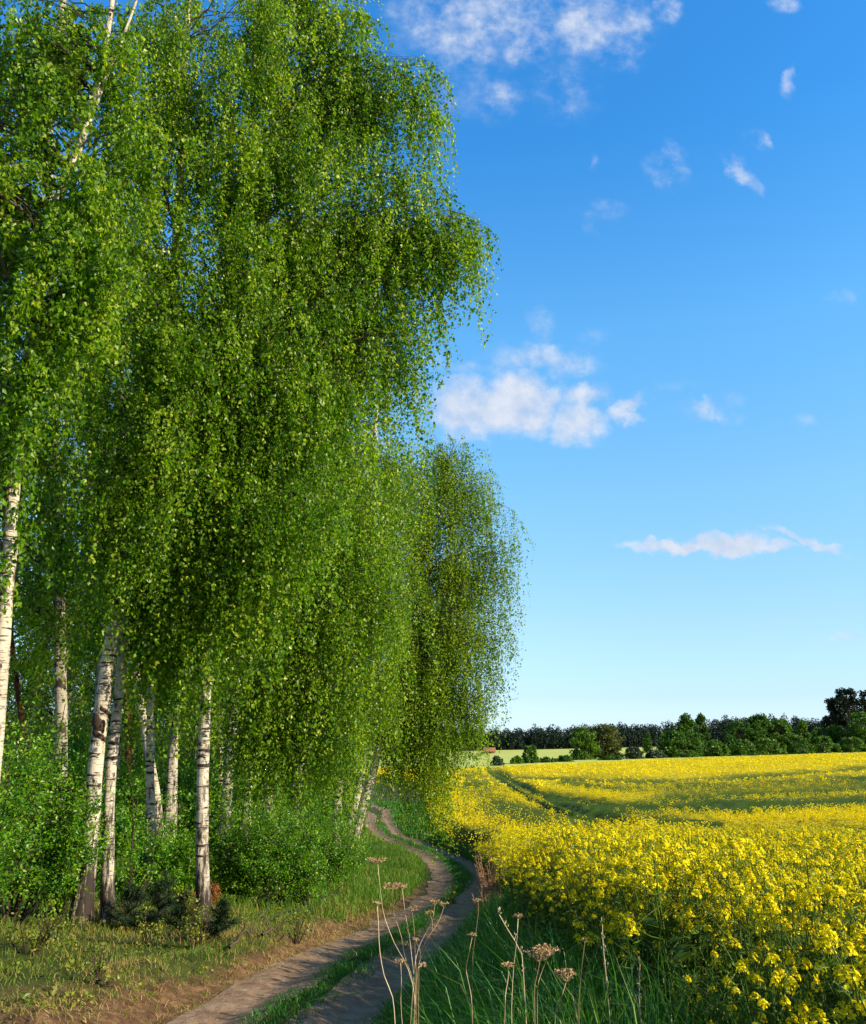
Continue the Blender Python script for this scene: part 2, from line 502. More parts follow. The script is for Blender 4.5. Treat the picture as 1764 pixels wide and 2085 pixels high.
g1 = ramp(nt_, noise(nt_, 2.2, 8, .7), [(.3, (.028, .045, .010)), (.55, (.06, .075, .016)), (.75, (.13, .105, .040))])
g2 = ramp(nt_, noise(nt_, 9, 8, .7), [(.3, (.055, .028, .015)), (.5, (.14, .078, .040)), (.72, (.32, .19, .095))])
mx = nt_.nodes.new('ShaderNodeMixRGB')
nt_.links.new(attr(nt_), mx.inputs[0]); nt_.links.new(g1, mx.inputs[1]); nt_.links.new(g2, mx.inputs[2])
p = nt_.nodes.new('ShaderNodeBsdfPrincipled')
p.inputs['Roughness'].default_value = .95
p.inputs['Specular IOR Level'].default_value = .1
bp = nt_.nodes.new('ShaderNodeBump')
bp.inputs['Strength'].default_value = .8
bp.inputs['Distance'].default_value = .04
nt_.links.new(noise(nt_, 14, 8, .7), bp.inputs['Height'])
nt_.links.new(bp.outputs[0], p.inputs['Normal'])
nt_.links.new(mx.outputs[0], p.inputs['Base Color'])
nt_.links.new(p.outputs[0], out.inputs[0])
tag(mb.build('ground', m), 'grassy verge and woodland floor sloping down to a flat valley', None, kind='structure')

# the two wheel ruts of the sandy track
rng = np.random.default_rng(11)
mb = MB()
for fx, half in ((xL, .31), (xR, .29)):
    ys = np.concatenate((np.arange(1.0, 30, .06), np.arange(30, 128, .35)))
    cx_ = fx(ys)
    tang = norm(np.stack((np.gradient(cx_, ys), np.ones_like(ys)), 1))
    nrm = np.stack((tang[:, 1], -tang[:, 0]), 1)
    K = 11
    wl = half * (.75 + .55 * vnoise(ys * 1.4, ys * 0, 21) + .10 * (vnoise(ys * 5, ys * 0, 22) - .5))
    wr = half * (.75 + .55 * vnoise(ys * 1.4, ys * 0, 31) + .10 * (vnoise(ys * 5, ys * 0, 32) - .5))
    s = np.linspace(-1, 1, K)
    off = np.where(s[None] < 0, s[None] * wl[:, None], s[None] * wr[:, None])
    x = cx_[:, None] + nrm[:, 0:1] * off
    y = ys[:, None] + nrm[:, 1:2] * off
    z = terrain(x, y) + .036 - .026 * (np.abs(s)[None] ** 3) + .014 * (vnoise(x * 9, y * 4, 41) - .5) - .015 * np.exp(-(s[None] / .45) ** 2)
    i2 = np.arange(x.size).reshape(x.shape)
    f = np.stack((i2[:-1, :-1], i2[:-1, 1:], i2[1:, 1:], i2[1:, :-1]), -1).reshape(-1, 4)
    mb.add(np.stack((x, y, z), -1).reshape(-1, 3), f, 0, .5, True)
M['sand'] = plain_mat('sandy_track', [(0.28, (.135, .082, .047)), (.5, (.23, .150, .092)), (.72, (.32, .225, .145))], 5, .95, None, .7, 9)
tag(mb.build('dirt_track', M['sand']), 'sandy farm track of two wheel ruts winding between wood and field', kind='structure')

# ------------------------------------------------------------------ birches
def path3(pts, Ys):
    return np.array([at_y(a, b, Y) for (a, b), Y in zip(pts, Ys)])
def resample(P, n):
    d = np.concatenate(([0], np.cumsum(np.linalg.norm(np.diff(P, axis=0), axis=1))))
    # Catmull-Rom style smoothing by dense linear sampling followed by a box filter
    t = np.linspace(0, d[-1], n * 6)
    Q = np.stack([np.interp(t, d, P[:, k]) for k in range(3)], 1)
    w = 2 * max(2, n // 6) + 1
    pad = np.concatenate((np.repeat(Q[:1], w // 2, 0), Q, np.repeat(Q[-1:], w // 2, 0)))
    Q2 = np.stack([np.convolve(pad[:, k], np.ones(w) / w, 'valid') for k in range(3)], 1)
    Q2[0], Q2[-1] = Q[0], Q[-1]
    return Q2[np.linspace(0, len(Q2) - 1, n).astype(int)]
def trunk_mesh(mb, T, r0, r1, rng, sides=12, flare=1.55):
    n = len(T)
    s = np.linspace(0, 1, n)
    h = T[:, 2] - T[0, 2]
    r = r0 + (r1 - r0) * s ** .9
    r = r * (1 + (flare - 1) * np.exp(-h / .35)) * (1 + .05 * (vnoise(h * 2.0, h * 0, int(rng.integers(99))) - .5))
    tubes(mb, T[None], r[None], sides)
    return r
def grow(T, rT, blobs, rng, n_branch, twigs, n_leaf, twig_len, leaf, dens=1.0, limb_r=.045, start_lo=.22, twig_r=.003):
    """limbs and crown of one birch; blobs = (centre, radii, weight)"""
    limb_r = limb_r * min(1.0, math.sqrt(110.0 / n_branch))
    lm, cm = MB(), MB()
    W = np.array([b[2] for b in blobs], float)
    W /= W.sum()
    ht = T[:, 2]
    polys, rads, tw_p, tw_dir, tw_len, tw_hue = [], [], [], [], [], []
    for k in range(n_branch):
        b = blobs[rng.choice(len(blobs), p=W)]
        v = norm(rng.normal(size=3)) * rng.uniform(.15, 1) ** .45
        tgt = np.array(b[0]) + v * np.array(b[1])
        hd = np.linalg.norm(T[:, :2] - tgt[:2], axis=1)
        want = tgt[2] - (.30 + .35 * rng.random()) * hd
        i = int(np.argmin(np.abs(ht - want) + .15 * hd))
        i = max(i, int(start_lo * len(T)))
        st = T[i]
        dist = np.linalg.norm(tgt - st)
        ctrl = (st + tgt) / 2 + np.array((0, 0, .20 * dist)) + rng.normal(size=3) * .07 * dist
        t = np.linspace(0, 1, 12)[:, None]
        P = (1 - t) ** 2 * st + 2 * t * (1 - t) * ctrl + t ** 2 * tgt
        P[1:-1] += rng.normal(size=(10, 3)) * .012 * dist
        P[-3:, 2] -= np.array((.02, .06, .12)) * dist * .6
        polys.append(P)
        r = min(limb_r * (.45 + .17 * dist) * (2.4 if k % 9 == 0 else 1.0), rT[i] * .62)
        rads.append(r * (1 - .88 * t[:, 0]))
        nt = int(twigs * rng.uniform(.45, 1.4) * min(1.5, .45 + .22 * dist))
        cc_ = rng.uniform(.30, 1.0, int(rng.integers(2, 5)))
        tt = np.clip(cc_[rng.integers(0, len(cc_), nt)] + rng.normal(size=nt) * .085, .15, 1.0)
        tw_hue.append(np.full(nt, rng.normal() * .13))
        seg = np.minimum((tt * 11).astype(int), 10)
        fr = (tt * 11 - seg)[:, None]
        tw_p.append(P[seg] * (1 - fr) + P[seg + 1] * fr)
        bd = norm((tgt - st) * np.array((1, 1, .2)))[None]
        tw_dir.append(norm(bd * .55 + rng.normal(size=(nt, 3)) * np.array((1, 1, .35)) * .75))
        tw_len.append(twig_len * rng.uniform(.35, 1.25, nt) * rng.uniform(.7, 1.3))
    tubes(lm, np.array(polys), np.array(rads), 5)
    p0, dr, ln = np.concatenate(tw_p), np.concatenate(tw_dir), np.concatenate(tw_len)
    K = len(p0)
    hor = rng.uniform(.12, .40, K) * np.minimum(1.0, .35 + ln * .5)
    sway = rng.normal(size=(K, 2)) * .05
    def tw(s):                    # s (K,S) -> points
        q = p0[:, None] + dr[:, None] * (hor[:, None] * (1 - (1 - s) ** 2.2))[..., None]
        q[..., 2] -= ln[:, None] * s ** 1.35
        q[..., :2] += (sway[:, None] * (np.sin(s * 5 + K) * ln[:, None])[..., None])
        return q
    s = np.broadcast_to(np.linspace(0, 1, 6), (K, 6))
    tubes(lm, tw(s), np.broadcast_to(twig_r * np.linspace(1.3, .35, 6), (K, 6)), 3, 1)
    nl = max(3, int(n_leaf * dens))
    s = rng.uniform(.06, 1.0, (K, nl)) ** .9
    keep = (rng.random((K, nl)) < np.clip(ln / twig_len * 1.0, .3, 1)[:, None]).ravel()
    q = tw(s).reshape(-1, 3)[keep]
    q = q + rng.normal(size=q.shape) * leaf * .52
    n = len(q)
    ax = rng.normal(size=(n, 3)) * .55
    ax[:, 2] -= .9
    tw_t = np.repeat(rng.normal(size=K) * .10 + np.concatenate(tw_hue), nl)[keep]
    tint = np.clip(.54 + tw_t + rng.normal(size=n) * .20, 0, 1)
    sz = leaf * rng.uniform(.5, 1.3, n)
    leaves(cm, q, ax, sz, sz * .78, rng, 0, tint)
    return lm, cm
n_leaf_total = 0
def blob(px, py, rx, ry, Y, depth=None, w=None, dy=0.0):
    c = at_y(px, py, Y + dy)
    k = np.linalg.norm(c) / np.linalg.norm(ray(px, py)) / F_PX
    d = depth if depth is not None else rx * k * .8
    return (c, (rx * k, d, ry * k), w if w is not None else rx * ry)
def birch(label, pts, r0, r1, blobs, seed, n_branch, twigs, n_leaf, twig_len, leaf=.06, forks=(), Y=None, group=None, bark='birch_bark', leafm='birch_leaf', dens=1.0, lean=0.0, twig_r=.003, start_lo=.22, scar=None):
    global n_leaf_total
    rng = np.random.default_rng(seed)
    if Y is None:
        g = ground_at(pts[0][0], pts[0][1], .30)
        Y = g[1]
    Ys = [Y + lean * (i / max(1, len(pts) - 1)) for i in range(len(pts))]
    P = path3(pts, Ys)
    P[0, 2] = float(terrain(P[0, 0], P[0, 1])) - .10
    base = P[0] + np.array((0, 0, .10))
    T = resample(P, 46)
    T[2:, :2] += np.cumsum(rng.normal(size=(44, 2)) * .006, 0)
    root = empty('birch_tree', base)
    tm = MB()
    rT = trunk_mesh(tm, T, r0, r1, rng)
    for fp, fr0, fr1 in forks:
        FP = resample(path3(fp, [Y + lean * .6] * len(fp)), 20)
        j = int(np.argmin(np.linalg.norm(T - FP[0], axis=1)))
        FP[0] = T[j]
        tubes(tm, FP[None], np.linspace(fr0, fr1, 20)[None], 10)
    tm.build('trunk', M[bark], root, base)
    if scar:
        q = at_y(*scar, Y)
        i = int(np.argmin(np.linalg.norm(T - q, axis=1)))
        km = MB()
        for zc, wd, ph in ((.0, .085, -.3), (-.15, .04, .5), (.10, .03, 1.3)):
            aa = np.linspace(-1.3 + ph, 1.5 + ph, 16)
            zz_ = np.linspace(-1, 1, 7)
            A2, Z2 = np.meshgrid(aa, zz_, indexing='ij')
            ed = np.clip((1 - Z2 ** 2) * (1 - ((A2 - ph - .1) / 1.4) ** 2), 0, 1)
            rr = rT[i] * (.96 + .22 * ed ** .5 * (1 + .5 * (vnoise(A2 * 5, Z2 * 3 + zc * 9, 7) - .5)))
            hz = zc + Z2 * wd * (.7 + .6 * vnoise(A2 * 3, A2 * 0, 8)) - .05 * (A2 - ph)
            off = T[np.clip(i, 0, 44) + 1] - T[i]
            cx_ = T[i][None, None] + off[None, None] * (hz / off[2])[..., None]
            V = cx_ + np.stack((rr * np.sin(A2), -rr * np.cos(A2), 0 * rr), -1)
            i3 = np.arange(V.shape[0] * 7).reshape(-1, 7)
            km.add(V.reshape(-1, 3), np.stack((i3[:-1, :-1], i3[1:, :-1], i3[1:, 1:], i3[:-1, 1:]), -1).reshape(-1, 4), 0, .5, True)
        km.build('bark_scar', M['twig'], root, base)
    B = [blob(*b[:4], Y + (b[4] if len(b) > 4 else 0), w=b[2] * b[3] * (b[5] if len(b) > 5 else 1)) for b in blobs]
    lm, cm = grow(T, rT, B, rng, n_branch, twigs, n_leaf, twig_len, leaf, dens, limb_r=.024 if Y < 18 else .034, twig_r=.0010 if Y < 18 else .0012, start_lo=start_lo)
    lm.build('limbs', [M['limb'], M['twig']], root, base)
    cm.build('crown', M[leafm], root, base)
    n_leaf_total += cm.n // 4
    tag(root, label, 'tree', group)
    print('BIRCH', label[:40], 'Y=%.1f' % Y, 'leaves', cm.n // 4, 'h %.1f' % (T[-1, 2] - base[2]))
    return root

G1 = 'birches along the edge of the track'
birch('nearest birch with large bright leaves, thick white trunk cut by the left edge',
      [(-75, 1985), (-20, 1600), (5, 1300), (25, 1050), (52, 760), (82, 560), (112, 420), (150, 330), (185, 240), (215, 120), (235, -30), (245, -260)],   .092, .020,
      [(60, 360, 150, 170), (110, 520, 170, 190, -.5), (55, 780, 120, 160, -.5), (190, 430, 150, 150, -.5), (20, 90, 110, 190, .6), (-220, 400, 240, 420), (-160, 900, 150, 260), (250, 620, 110, 150, -.4), (30, 1060, 80, 110, -.4), (300, 300, 120, 140), (100, 640, 90, 120, -.7), (170, 330, 110, 90, -.4), (150, 190, 110, 80, .5), (290, 120, 90, 110, .5), (60, 200, 80, 110, -.3), (215, 200, 60, 60, -.4), (20, 40, 90, 90), (225, 60, 70, 60, -.3), (250, 190, 60, 60, -.3), (150, 120, 60, 70, -.2)],
      1, 290, 18, 26, .62, .058, forks=[([(188, 235), (215, 160), (245, 90), (275, 10), (310, -120)], .024, .012)], Y=8.6, group=G1)
birch('slim grey birch behind the nearest one, bare white stem against blue sky at top',
      [(112, 1880), (125, 1500), (118, 1200), (110, 900), (100, 500), (96, 260), (106, 150), (124, 20), (140, -150)], .10, .06,
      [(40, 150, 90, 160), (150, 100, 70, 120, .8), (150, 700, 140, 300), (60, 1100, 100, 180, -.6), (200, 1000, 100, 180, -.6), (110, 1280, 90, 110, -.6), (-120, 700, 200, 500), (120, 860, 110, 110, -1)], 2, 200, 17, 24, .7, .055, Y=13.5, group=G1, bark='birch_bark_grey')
birch('stout white birch with black scar, left one of the leaning pair',
      [(165, 1872), (188, 1650), (203, 1480), (224, 1340), (246, 1200), (276, 1050), (304, 920), (330, 800), (352, 600), (372, 300), (385, 50), (395, -200)],   .095, .032,
      [(330, 300, 190, 260, -.5), (230, 700, 180, 260, -.5), (380, 800, 170, 200, -.6), (180, 1000, 120, 160, -.4), (330, 1060, 120, 110, -.6), (420, 60, 200, 150), (300, 50, 100, 90, -.2, 1.5), (330, 170, 80, 80, -.4, 1.4), (220, 1180, 90, 70, .6), (300, 560, 150, 160, -.9), (250, 950, 120, 110, -.8), (330, 150, 140, 120, -.4)], 3, 320, 17, 32, .9, .047, group=G1, scar=(207, 1478))
birch('straight cream birch, right one of the leaning pair, dark flaking foot',
      [(222, 1868), (220, 1650), (237, 1480), (257, 1300), (274, 1170), (302, 1000), (350, 885), (390, 790), (440, 690), (490, 500), (520, 250), (530, -100)],   .068, .026,
      [(480, 520, 170, 230, -.5), (430, 880, 160, 160, -.6), (520, 200, 190, 240, -.4), (560, 760, 130, 170, -.5), (430, 1080, 140, 120, -.5), (360, 1180, 90, 80, -.3), (440, 640, 140, 130, -.8), (470, 1240, 110, 110, -.3), (400, 1330, 70, 70)], 4, 320, 17, 32, .9, .047, group=G1,
      forks=[([(345, 895), (385, 800), (425, 770), (470, 765)], .035, .015)])
birch('dark scarred birch standing alone right of the leaning pair, limbs arching over the track',
      [(420, 1866), (412, 1740), (413, 1600), (416, 1480), (420, 1390), (426, 1300), (442, 1150), (470, 950), (502, 750), (540, 500), (562, 250), (574, 0), (580, -240)], .076, .03,
      [(690, 170, 140, 130), (770, 130, 110, 80, 0, 1.6), (700, 380, 160, 170, -.4), (830, 200, 80, 80, 0, 2), (815, 470, 130, 90, 0, 1.6), (905, 430, 85, 45, 0, 2.4), (945, 500, 52, 65, 0, 3), (850, 600, 90, 80, 0, 1.8), (640, 620, 190, 190, -.5), (790, 740, 120, 110), (870, 720, 60, 70, 0, 2),
       (600, 880, 160, 170, -.6), (520, 350, 160, 240, -.5), (690, 10, 110, 100), (560, 60, 150, 150), (560, 1100, 140, 110, -.5), (720, 930, 130, 100), (735, 60, 75, 70, 0, 2), (620, -80, 200, 120), (865, 320, 55, 60, 0, 2.5), (560, 720, 130, 150, -.9, 1.5), (895, 150, 42, 40, 0, 3), (850, 120, 50, 40, 0, 2), (980, 440, 24, 40, 0, 4), (955, 420, 45, 30, 0, 4), (930, 470, 50, 50, 0, 2.5), (905, 180, 36, 40, 0, 3), (620, 1000, 120, 100, -1.0, 1.5), (480, 1000, 110, 110, -.8, 1.5), (700, 780, 110, 100, -.8, 1.3), (900, 640, 40, 60, 0, 2)],
      5, 600, 18, 35, .9, .047, group=G1)
birch('shaded birch with broad hanging curtain of leaves, foot hidden in shrubs by the bank',
      [(552, 1852), (546, 1740), (544, 1640), (546, 1400), (568, 1100), (600, 800), (625, 500), (640, 250)], .088, .03,
      [(620, 950, 170, 220), (760, 960, 130, 170), (540, 1250, 130, 170), (680, 1230, 140, 170), (830, 900, 70, 80), (650, 640, 160, 150), (790, 1180, 90, 120), (600, 1400, 110, 90), (480, 1120, 110, 170), (700, 1400, 90, 90), (490, 1380, 90, 90), (560, 1490, 90, 60), (640, 1520, 90, 60), (500, 1470, 70, 60), (700, 1500, 60, 50)], 6, 540, 17, 32, 1.25, .049, Y=13.5, group=G1)
birch('birch half hidden behind the leaf curtain, dark trunk showing just left of the forked one',
      [(683, 1690), (690, 1590), (697, 1500), (712, 1350), (740, 1150), (762, 950), (775, 800)], .13, .05,
      [(720, 1180, 120, 200), (660, 1370, 100, 120), (790, 1020, 110, 140), (640, 1500, 80, 60), (600, 1300, 100, 150), (810, 1200, 70, 140), (740, 1400, 60, 80), (690, 1540, 60, 40), (800, 1380, 60, 100)], 7, 400, 17, 25, 1.3, .062, Y=23, group=G1, leafm='birch_leaf_far')
birch('forked birch leaning right over the bend of the track, long weeping branches',
      [(706, 1748), (722, 1650), (742, 1560), (772, 1430), (792, 1365), (824, 1250), (862, 1110), (898, 1000), (912, 960)], .17, .03,
      [(915, 890, 55, 45), (880, 950, 60, 70), (925, 930, 75, 70), (975, 985, 72, 65), (1035, 1130, 30, 60), (1030, 1270, 28, 60), (860, 1050, 80, 100), (1010, 1000, 45, 50), (900, 1110, 110, 110), (1020, 1110, 42, 70), (970, 1210, 85, 100), (1022, 1250, 33, 70), (870, 1310, 110, 110), (985, 1340, 65, 70), (940, 1430, 70, 55), (860, 1480, 80, 50), (810, 1400, 60, 90), (840, 1030, 80, 110), (1018, 1360, 25, 40), (770, 1520, 50, 40), (1035, 1040, 25, 40), (900, 1520, 60, 40), (840, 1180, 90, 90), (985, 1440, 40, 40), (935, 1545, 35, 35), (885, 1580, 40, 30), (1000, 1420, 30, 50), (900, 1610, 35, 25), (940, 1600, 28, 25), (845, 1600, 30, 25)],
      8, 560, 17, 26, 1.8, .066, group=G1, leafm='birch_leaf_far', forks=[([(714, 1745), (734, 1660), (758, 1580), (776, 1500), (790, 1400)], .15, .11), ([(800, 1340), (850, 1310), (900, 1270), (960, 1220)], .06, .02), ([(775, 1420), (830, 1385), (890, 1400), (930, 1430)], .05, .02)], start_lo=.4)
birch('slender straight birch behind the leaning pair, pale ringed stem',
      [(306, 1790), (308, 1650), (307, 1500), (311, 1370), (316, 1230), (325, 1050), (335, 800), (340, 500)], .075, .04,
      [(340, 900, 130, 260), (300, 1160, 110, 80), (390, 1180, 100, 110), (260, 700, 140, 240)], 9, 160, 16, 24, .9, .055, Y=14, group=G1)
birch('slender birch leaning left behind the pair, white above and shaded below',
      [(338, 1750), (322, 1640), (298, 1490), (282, 1390), (273, 1260), (262, 1100), (255, 850), (250, 500)], .09, .045,
      [(230, 900, 140, 260), (180, 1180, 110, 100), (300, 1080, 110, 110), (240, 560, 150, 200)], 10, 160, 16, 24, .9, .055, Y=16.5, group=G1)
birch('thin dark birch between the slender pair and the scarred birch',
      [(340, 1720), (342, 1640), (352, 1500), (360, 1440), (372, 1300), (385, 1000), (390, 700)], .085, .04,
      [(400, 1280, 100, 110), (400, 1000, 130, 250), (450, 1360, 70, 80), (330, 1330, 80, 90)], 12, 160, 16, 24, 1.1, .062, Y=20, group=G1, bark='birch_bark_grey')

# the dimmer wood behind: two prototypes, copied
G2 = 'birches in the wood behind the front row'
BGL = 'thin birch deep in the dim wood behind the front row'
def bg_proto(seed, x, y, h, r0, bark):
    rng = np.random.default_rng(seed)
    z = float(terrain(x, y))
    base = np.array((x, y, z))
    s = np.linspace(0, 1, 30)
    T = np.stack((x + .6 * s ** 2 * rng.normal() + .10 * np.sin(s * 7 + seed), y + .3 * np.sin(s * 4), z - .1 + s * h), 1)
    root = empty('birch_tree', base)
    tm = MB()
    rT = trunk_mesh(tm, T, r0, .03, rng, 9)
    tm.build('trunk', M[bark], root, base)
    B = [((x, y, z + h * .72), (h * .13, h * .13, h * .28), 2), ((x + .5, y - .4, z + h * .45), (h * .15, h * .14, h * .16), 1.6), ((x - .6, y - .2, z + h * .30), (h * .13, h * .13, h * .10), 1.0)]
    lm, cm = grow(T, rT, B, rng, 90, 15, 20, 1.2, .075, 1.0, limb_r=.03, twig_r=.0018, start_lo=.2)
    lm.build('limbs', [M['limb'], M['twig']], root, base)
    cm.build('crown', M['birch_leaf_far'], root, base)
    tag(root, BGL, 'tree', G2)
    print('BG leaves', cm.n // 4)
    return root
def copy_tree(root, loc, rz, s):
    c = root.copy()
    c.location = loc
    c.rotation_euler = (0, 0, rz)
    c.scale = (s, s, s)
    col.objects.link(c)
    for ch in root.children:
        k = ch.copy()
        k.parent = c
        col.objects.link(k)
    return c
spots = [(30, 27), (90, 24), (165, 29), (235, 26), (262, 33), (375, 30), (450, 27), (470, 33), (500, 36), (600, 31), (640, 38), (-60, 22), (-150, 26), (-220, 19), (150, 38), (330, 40), (20, 36), (560, 42), (700, 44), (420, 44), (250, 48), (-100, 34), (740, 52), (800, 66), (860, 80), (462, 16.5), (512, 18), (590, 19), (345, 22), (190, 20)]
rng = np.random.default_rng(77)
protos = []
for k, (px, Y) in enumerate(spots):
    d = at_y(px, 1700, Y)
    x = d[0]
    if k < 2:
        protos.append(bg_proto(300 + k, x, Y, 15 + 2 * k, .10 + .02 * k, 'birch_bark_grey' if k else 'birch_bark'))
    else:
        copy_tree(protos[k % 2], (x, Y, float(terrain(x, Y))), rng.uniform(0, 6.28), rng.uniform(.8, 1.15))

# two pines whose reddish stems show between the birches
def pine(label, pts, r0, Y, seed, cat='tree'):
    rng = np.random.default_rng(seed)
    P = path3(pts, [Y] * len(pts))
    P[0, 2] = float(terrain(P[0, 0], P[0, 1])) - .1
    base = P[0] + np.array((0, 0, .1))
    T = resample(P, 30)
    root = empty('pine_tree', base)
    tm = MB()
    trunk_mesh(tm, T, r0, .05, rng, 10, 1.2)
    tm.build('trunk', M['pine_bark'], root, base)
    lm, cm = MB(), MB()
    pl, rd, q = [], [], []
    for k in range(26):
        i = rng.integers(19, 30)
        a = rng.uniform(0, 6.28)
        ln = rng.uniform(.8, 1.9)
        t = np.linspace(0, 1, 6)[:, None]
        e = T[i] + np.array((math.cos(a) * ln, math.sin(a) * ln, .3 * ln))
        pl.append(T[i] * (1 - t) + e * t + np.array((0, 0, .12)) * np.sin(t * 3.1))
        rd.append(np.linspace(.035, .01, 6))
        q.append(e + rng.normal(size=(160, 3)) * np.array((.38, .38, .18)))
    tubes(lm, np.array(pl), np.array(rd), 5)
    q = np.concatenate(q)
    leaves(cm, q, rng.normal(size=q.shape) + np.array((0, 0, .6)), .14, .03, rng, 0, rng.random(len(q)))
    lm.build('limbs', M['pine_bark'], root, base)
    cm.build('crown', M['needle'], root, base)
    tag(root, label, 'tree')
pine('pine with dark red stem seen just right of the leaning birch pair', [(268, 1770), (263, 1600), (257, 1400), (252, 1200), (250, 900), (248, 500)], .08, 24.5, 21)
pine('pine with orange flaking stem at the left among bright shrubs', [(80, 1800), (58, 1560), (38, 1420), (22, 1300), (10, 1100), (5, 700)], .055, 17.5, 22)

# ------------------------------------------------------------------ shrubs at the wood edge
def shrub(label, px, py, h, rad, n, seed, leaf=.05, Y=None, mat='shrub_leaf', stems=14, group=None, name='leafy_shrub', hue=.58):
    rng = np.random.default_rng(seed)
    if Y is None:
        g = ground_at(px, py, 0, terrain)
        x, y = g[0], g[1]
    else:
        d = at_y(px, py, Y); x, y = d[0], Y
    z = float(terrain(x, y))
    base = np.array((x, y, z))
    root = empty(name, base)
    sm_, lf = MB(), MB()
    t = np.linspace(0, 1, 7)[None, :, None]
    an = rng.uniform(0, 6.28, stems)
    out = rad * rng.uniform(.15, .95, stems)
    hh = h * rng.uniform(.30, 1.25, stems) * (1 - .25 * (out / rad) ** 2)
    end = np.stack((np.cos(an) * out, np.sin(an) * out, hh), 1)
    st = end * np.array((.12, .12, 0)) + np.array((0, 0, -.05))
    mid = (st + end) / 2 + np.stack((np.cos(an), np.sin(an), 0 * an), 1) * (-.12 * rad)[..., None] if False else (st + end) / 2 + rng.normal(size=(stems, 3)) * .12 * rad
    P = (1 - t) ** 2 * st[:, None] + 2 * t * (1 - t) * mid[:, None] + t ** 2 * end[:, None] + base
    tubes(sm_, P, np.broadcast_to(np.linspace(.014, .004, 7) * (.6 + h * .3), (stems, 7)), 4)
    # side twigs carrying the leaves
    K = max(stems * 3, int(n / 18))
    si = rng.integers(0, stems, K)
    u = rng.uniform(.18, 1, K) ** .8
    seg = np.minimum((u * 6).astype(int), 5)
    fr = (u * 6 - seg)[:, None]
    p0 = P[si, seg] * (1 - fr) + P[si, seg + 1] * fr
    dr = norm(rng.normal(size=(K, 3)) * np.array((1, 1, .6)) + np.array((0, 0, .25)))
    ln = rad * rng.uniform(.15, .55, K)
    s = np.linspace(0, 1, 4)[None, :, None]
    tubes(sm_, p0[:, None] + dr[:, None] * ln[:, None, None] * s, np.broadcast_to(np.linspace(.004, .0015, 4), (K, 4)), 3)
    per = max(4, n // K)
    uu_ = rng.uniform(.1, 1.05, (K, per))
    q = (p0[:, None] + dr[:, None] * (ln[:, None] * uu_)[..., None]).reshape(-1, 3) + rng.normal(size=(K * per, 3)) * leaf * .7
    q[:, 2] = np.maximum(q[:, 2], z + .03)
    ax = np.repeat(dr, per, 0) * .5 + rng.normal(size=q.shape) * .6
    ax[:, 2] -= .15
    tint = np.clip(hue + np.repeat(rng.normal(size=K) * .20, per) + rng.normal(size=len(q)) * .18, 0, 1)
    sz = leaf * rng.uniform(.6, 1.25, len(q))
    leaves(lf, q, ax, sz, sz * .6, rng, 0, tint)
    sm_.build('stems', M['twig'], root, base)
    lf.build('foliage', M[mat], root, base)
    tag(root, label, 'shrub', group)
    return root
G3 = 'shrubs under the birches'
S = [('tall bright shrub filling the lower left corner of the wood', 20, 1880, 2.6, 1.3, 15000, .055),
     ('rounded leafy shrub at the left foot of the stout leaning birch', 105, 1865, 2.3, .95, 11000, .05),
     ('bushy shrub cut by the left edge under the nearest birch', -70, 1900, 2.2, 1.2, 9000, .055),
     ('fresh green shrub with broad leaves between the leaning pair and the scarred birch', 345, 1845, 1.45, .8, 6500, .06),
     ('low shrub in front of the slender pale birch', 290, 1830, 1.2, .6, 3500, .05),
     ('vivid green shrub immediately right of the scarred birch', 480, 1845, 1.9, .9, 10000, .05),
     ('dense shrub hiding the foot of the shaded birch', 575, 1850, 1.9, .85, 9500, .048),
     ('rounded shrub at the right end of the thicket beside the grassy bank', 655, 1815, 2.0, 1.0, 10000, .048),
     ('tall shrub behind the thicket under the leaf curtain', 610, 1790, 2.7, 1.2, 9500, .055),
     ('thin leaved shrub beside the foot of the forked birch', 690, 1760, 1.7, .8, 4500, .055)]
for k, (lb, px, py, h, r, n, lf) in enumerate(S):
    shrub(lb, px, py, h * (.66 if k < 5 else .64), r * (.66 if k < 3 else .72), int(n * 1.2), 400 + k, lf * .72, group=G3)
for k, (lb, px, py, h, r, n) in enumerate([('spindly sapling in leaf between the cream birch and the slender pale birch', 268, 1850, 1.5, .4, 1500),
        ('tall loose sapling just left of the scarred birch', 395, 1835, 1.7, .45, 1900), ('loose light sapling rising behind the vivid shrub', 505, 1800, 2.3, .55, 2600),
        ('slender sapling standing behind the dense shrub at the shaded birch', 545, 1785, 2.6, .6, 2600), ('upright sapling at the left edge of the leaning pair', 140, 1850, 1.9, .45, 2200),
        ('feathery sapling near the left edge above the tall shrub', 55, 1830, 2.4, .6, 2600), ('light sapling at the right end of the thicket', 700, 1790, 1.7, .5, 1900), ('small leafy sapling in front of the thicket at the grassy bank', 625, 1850, .9, .35, 1200)]):
    shrub(lb, px, py, h, r, n, 430 + k, .04, stems=7, name='sapling', hue=.68, group='loose saplings among the shrubs')
G4 = 'undergrowth bushes inside the wood'
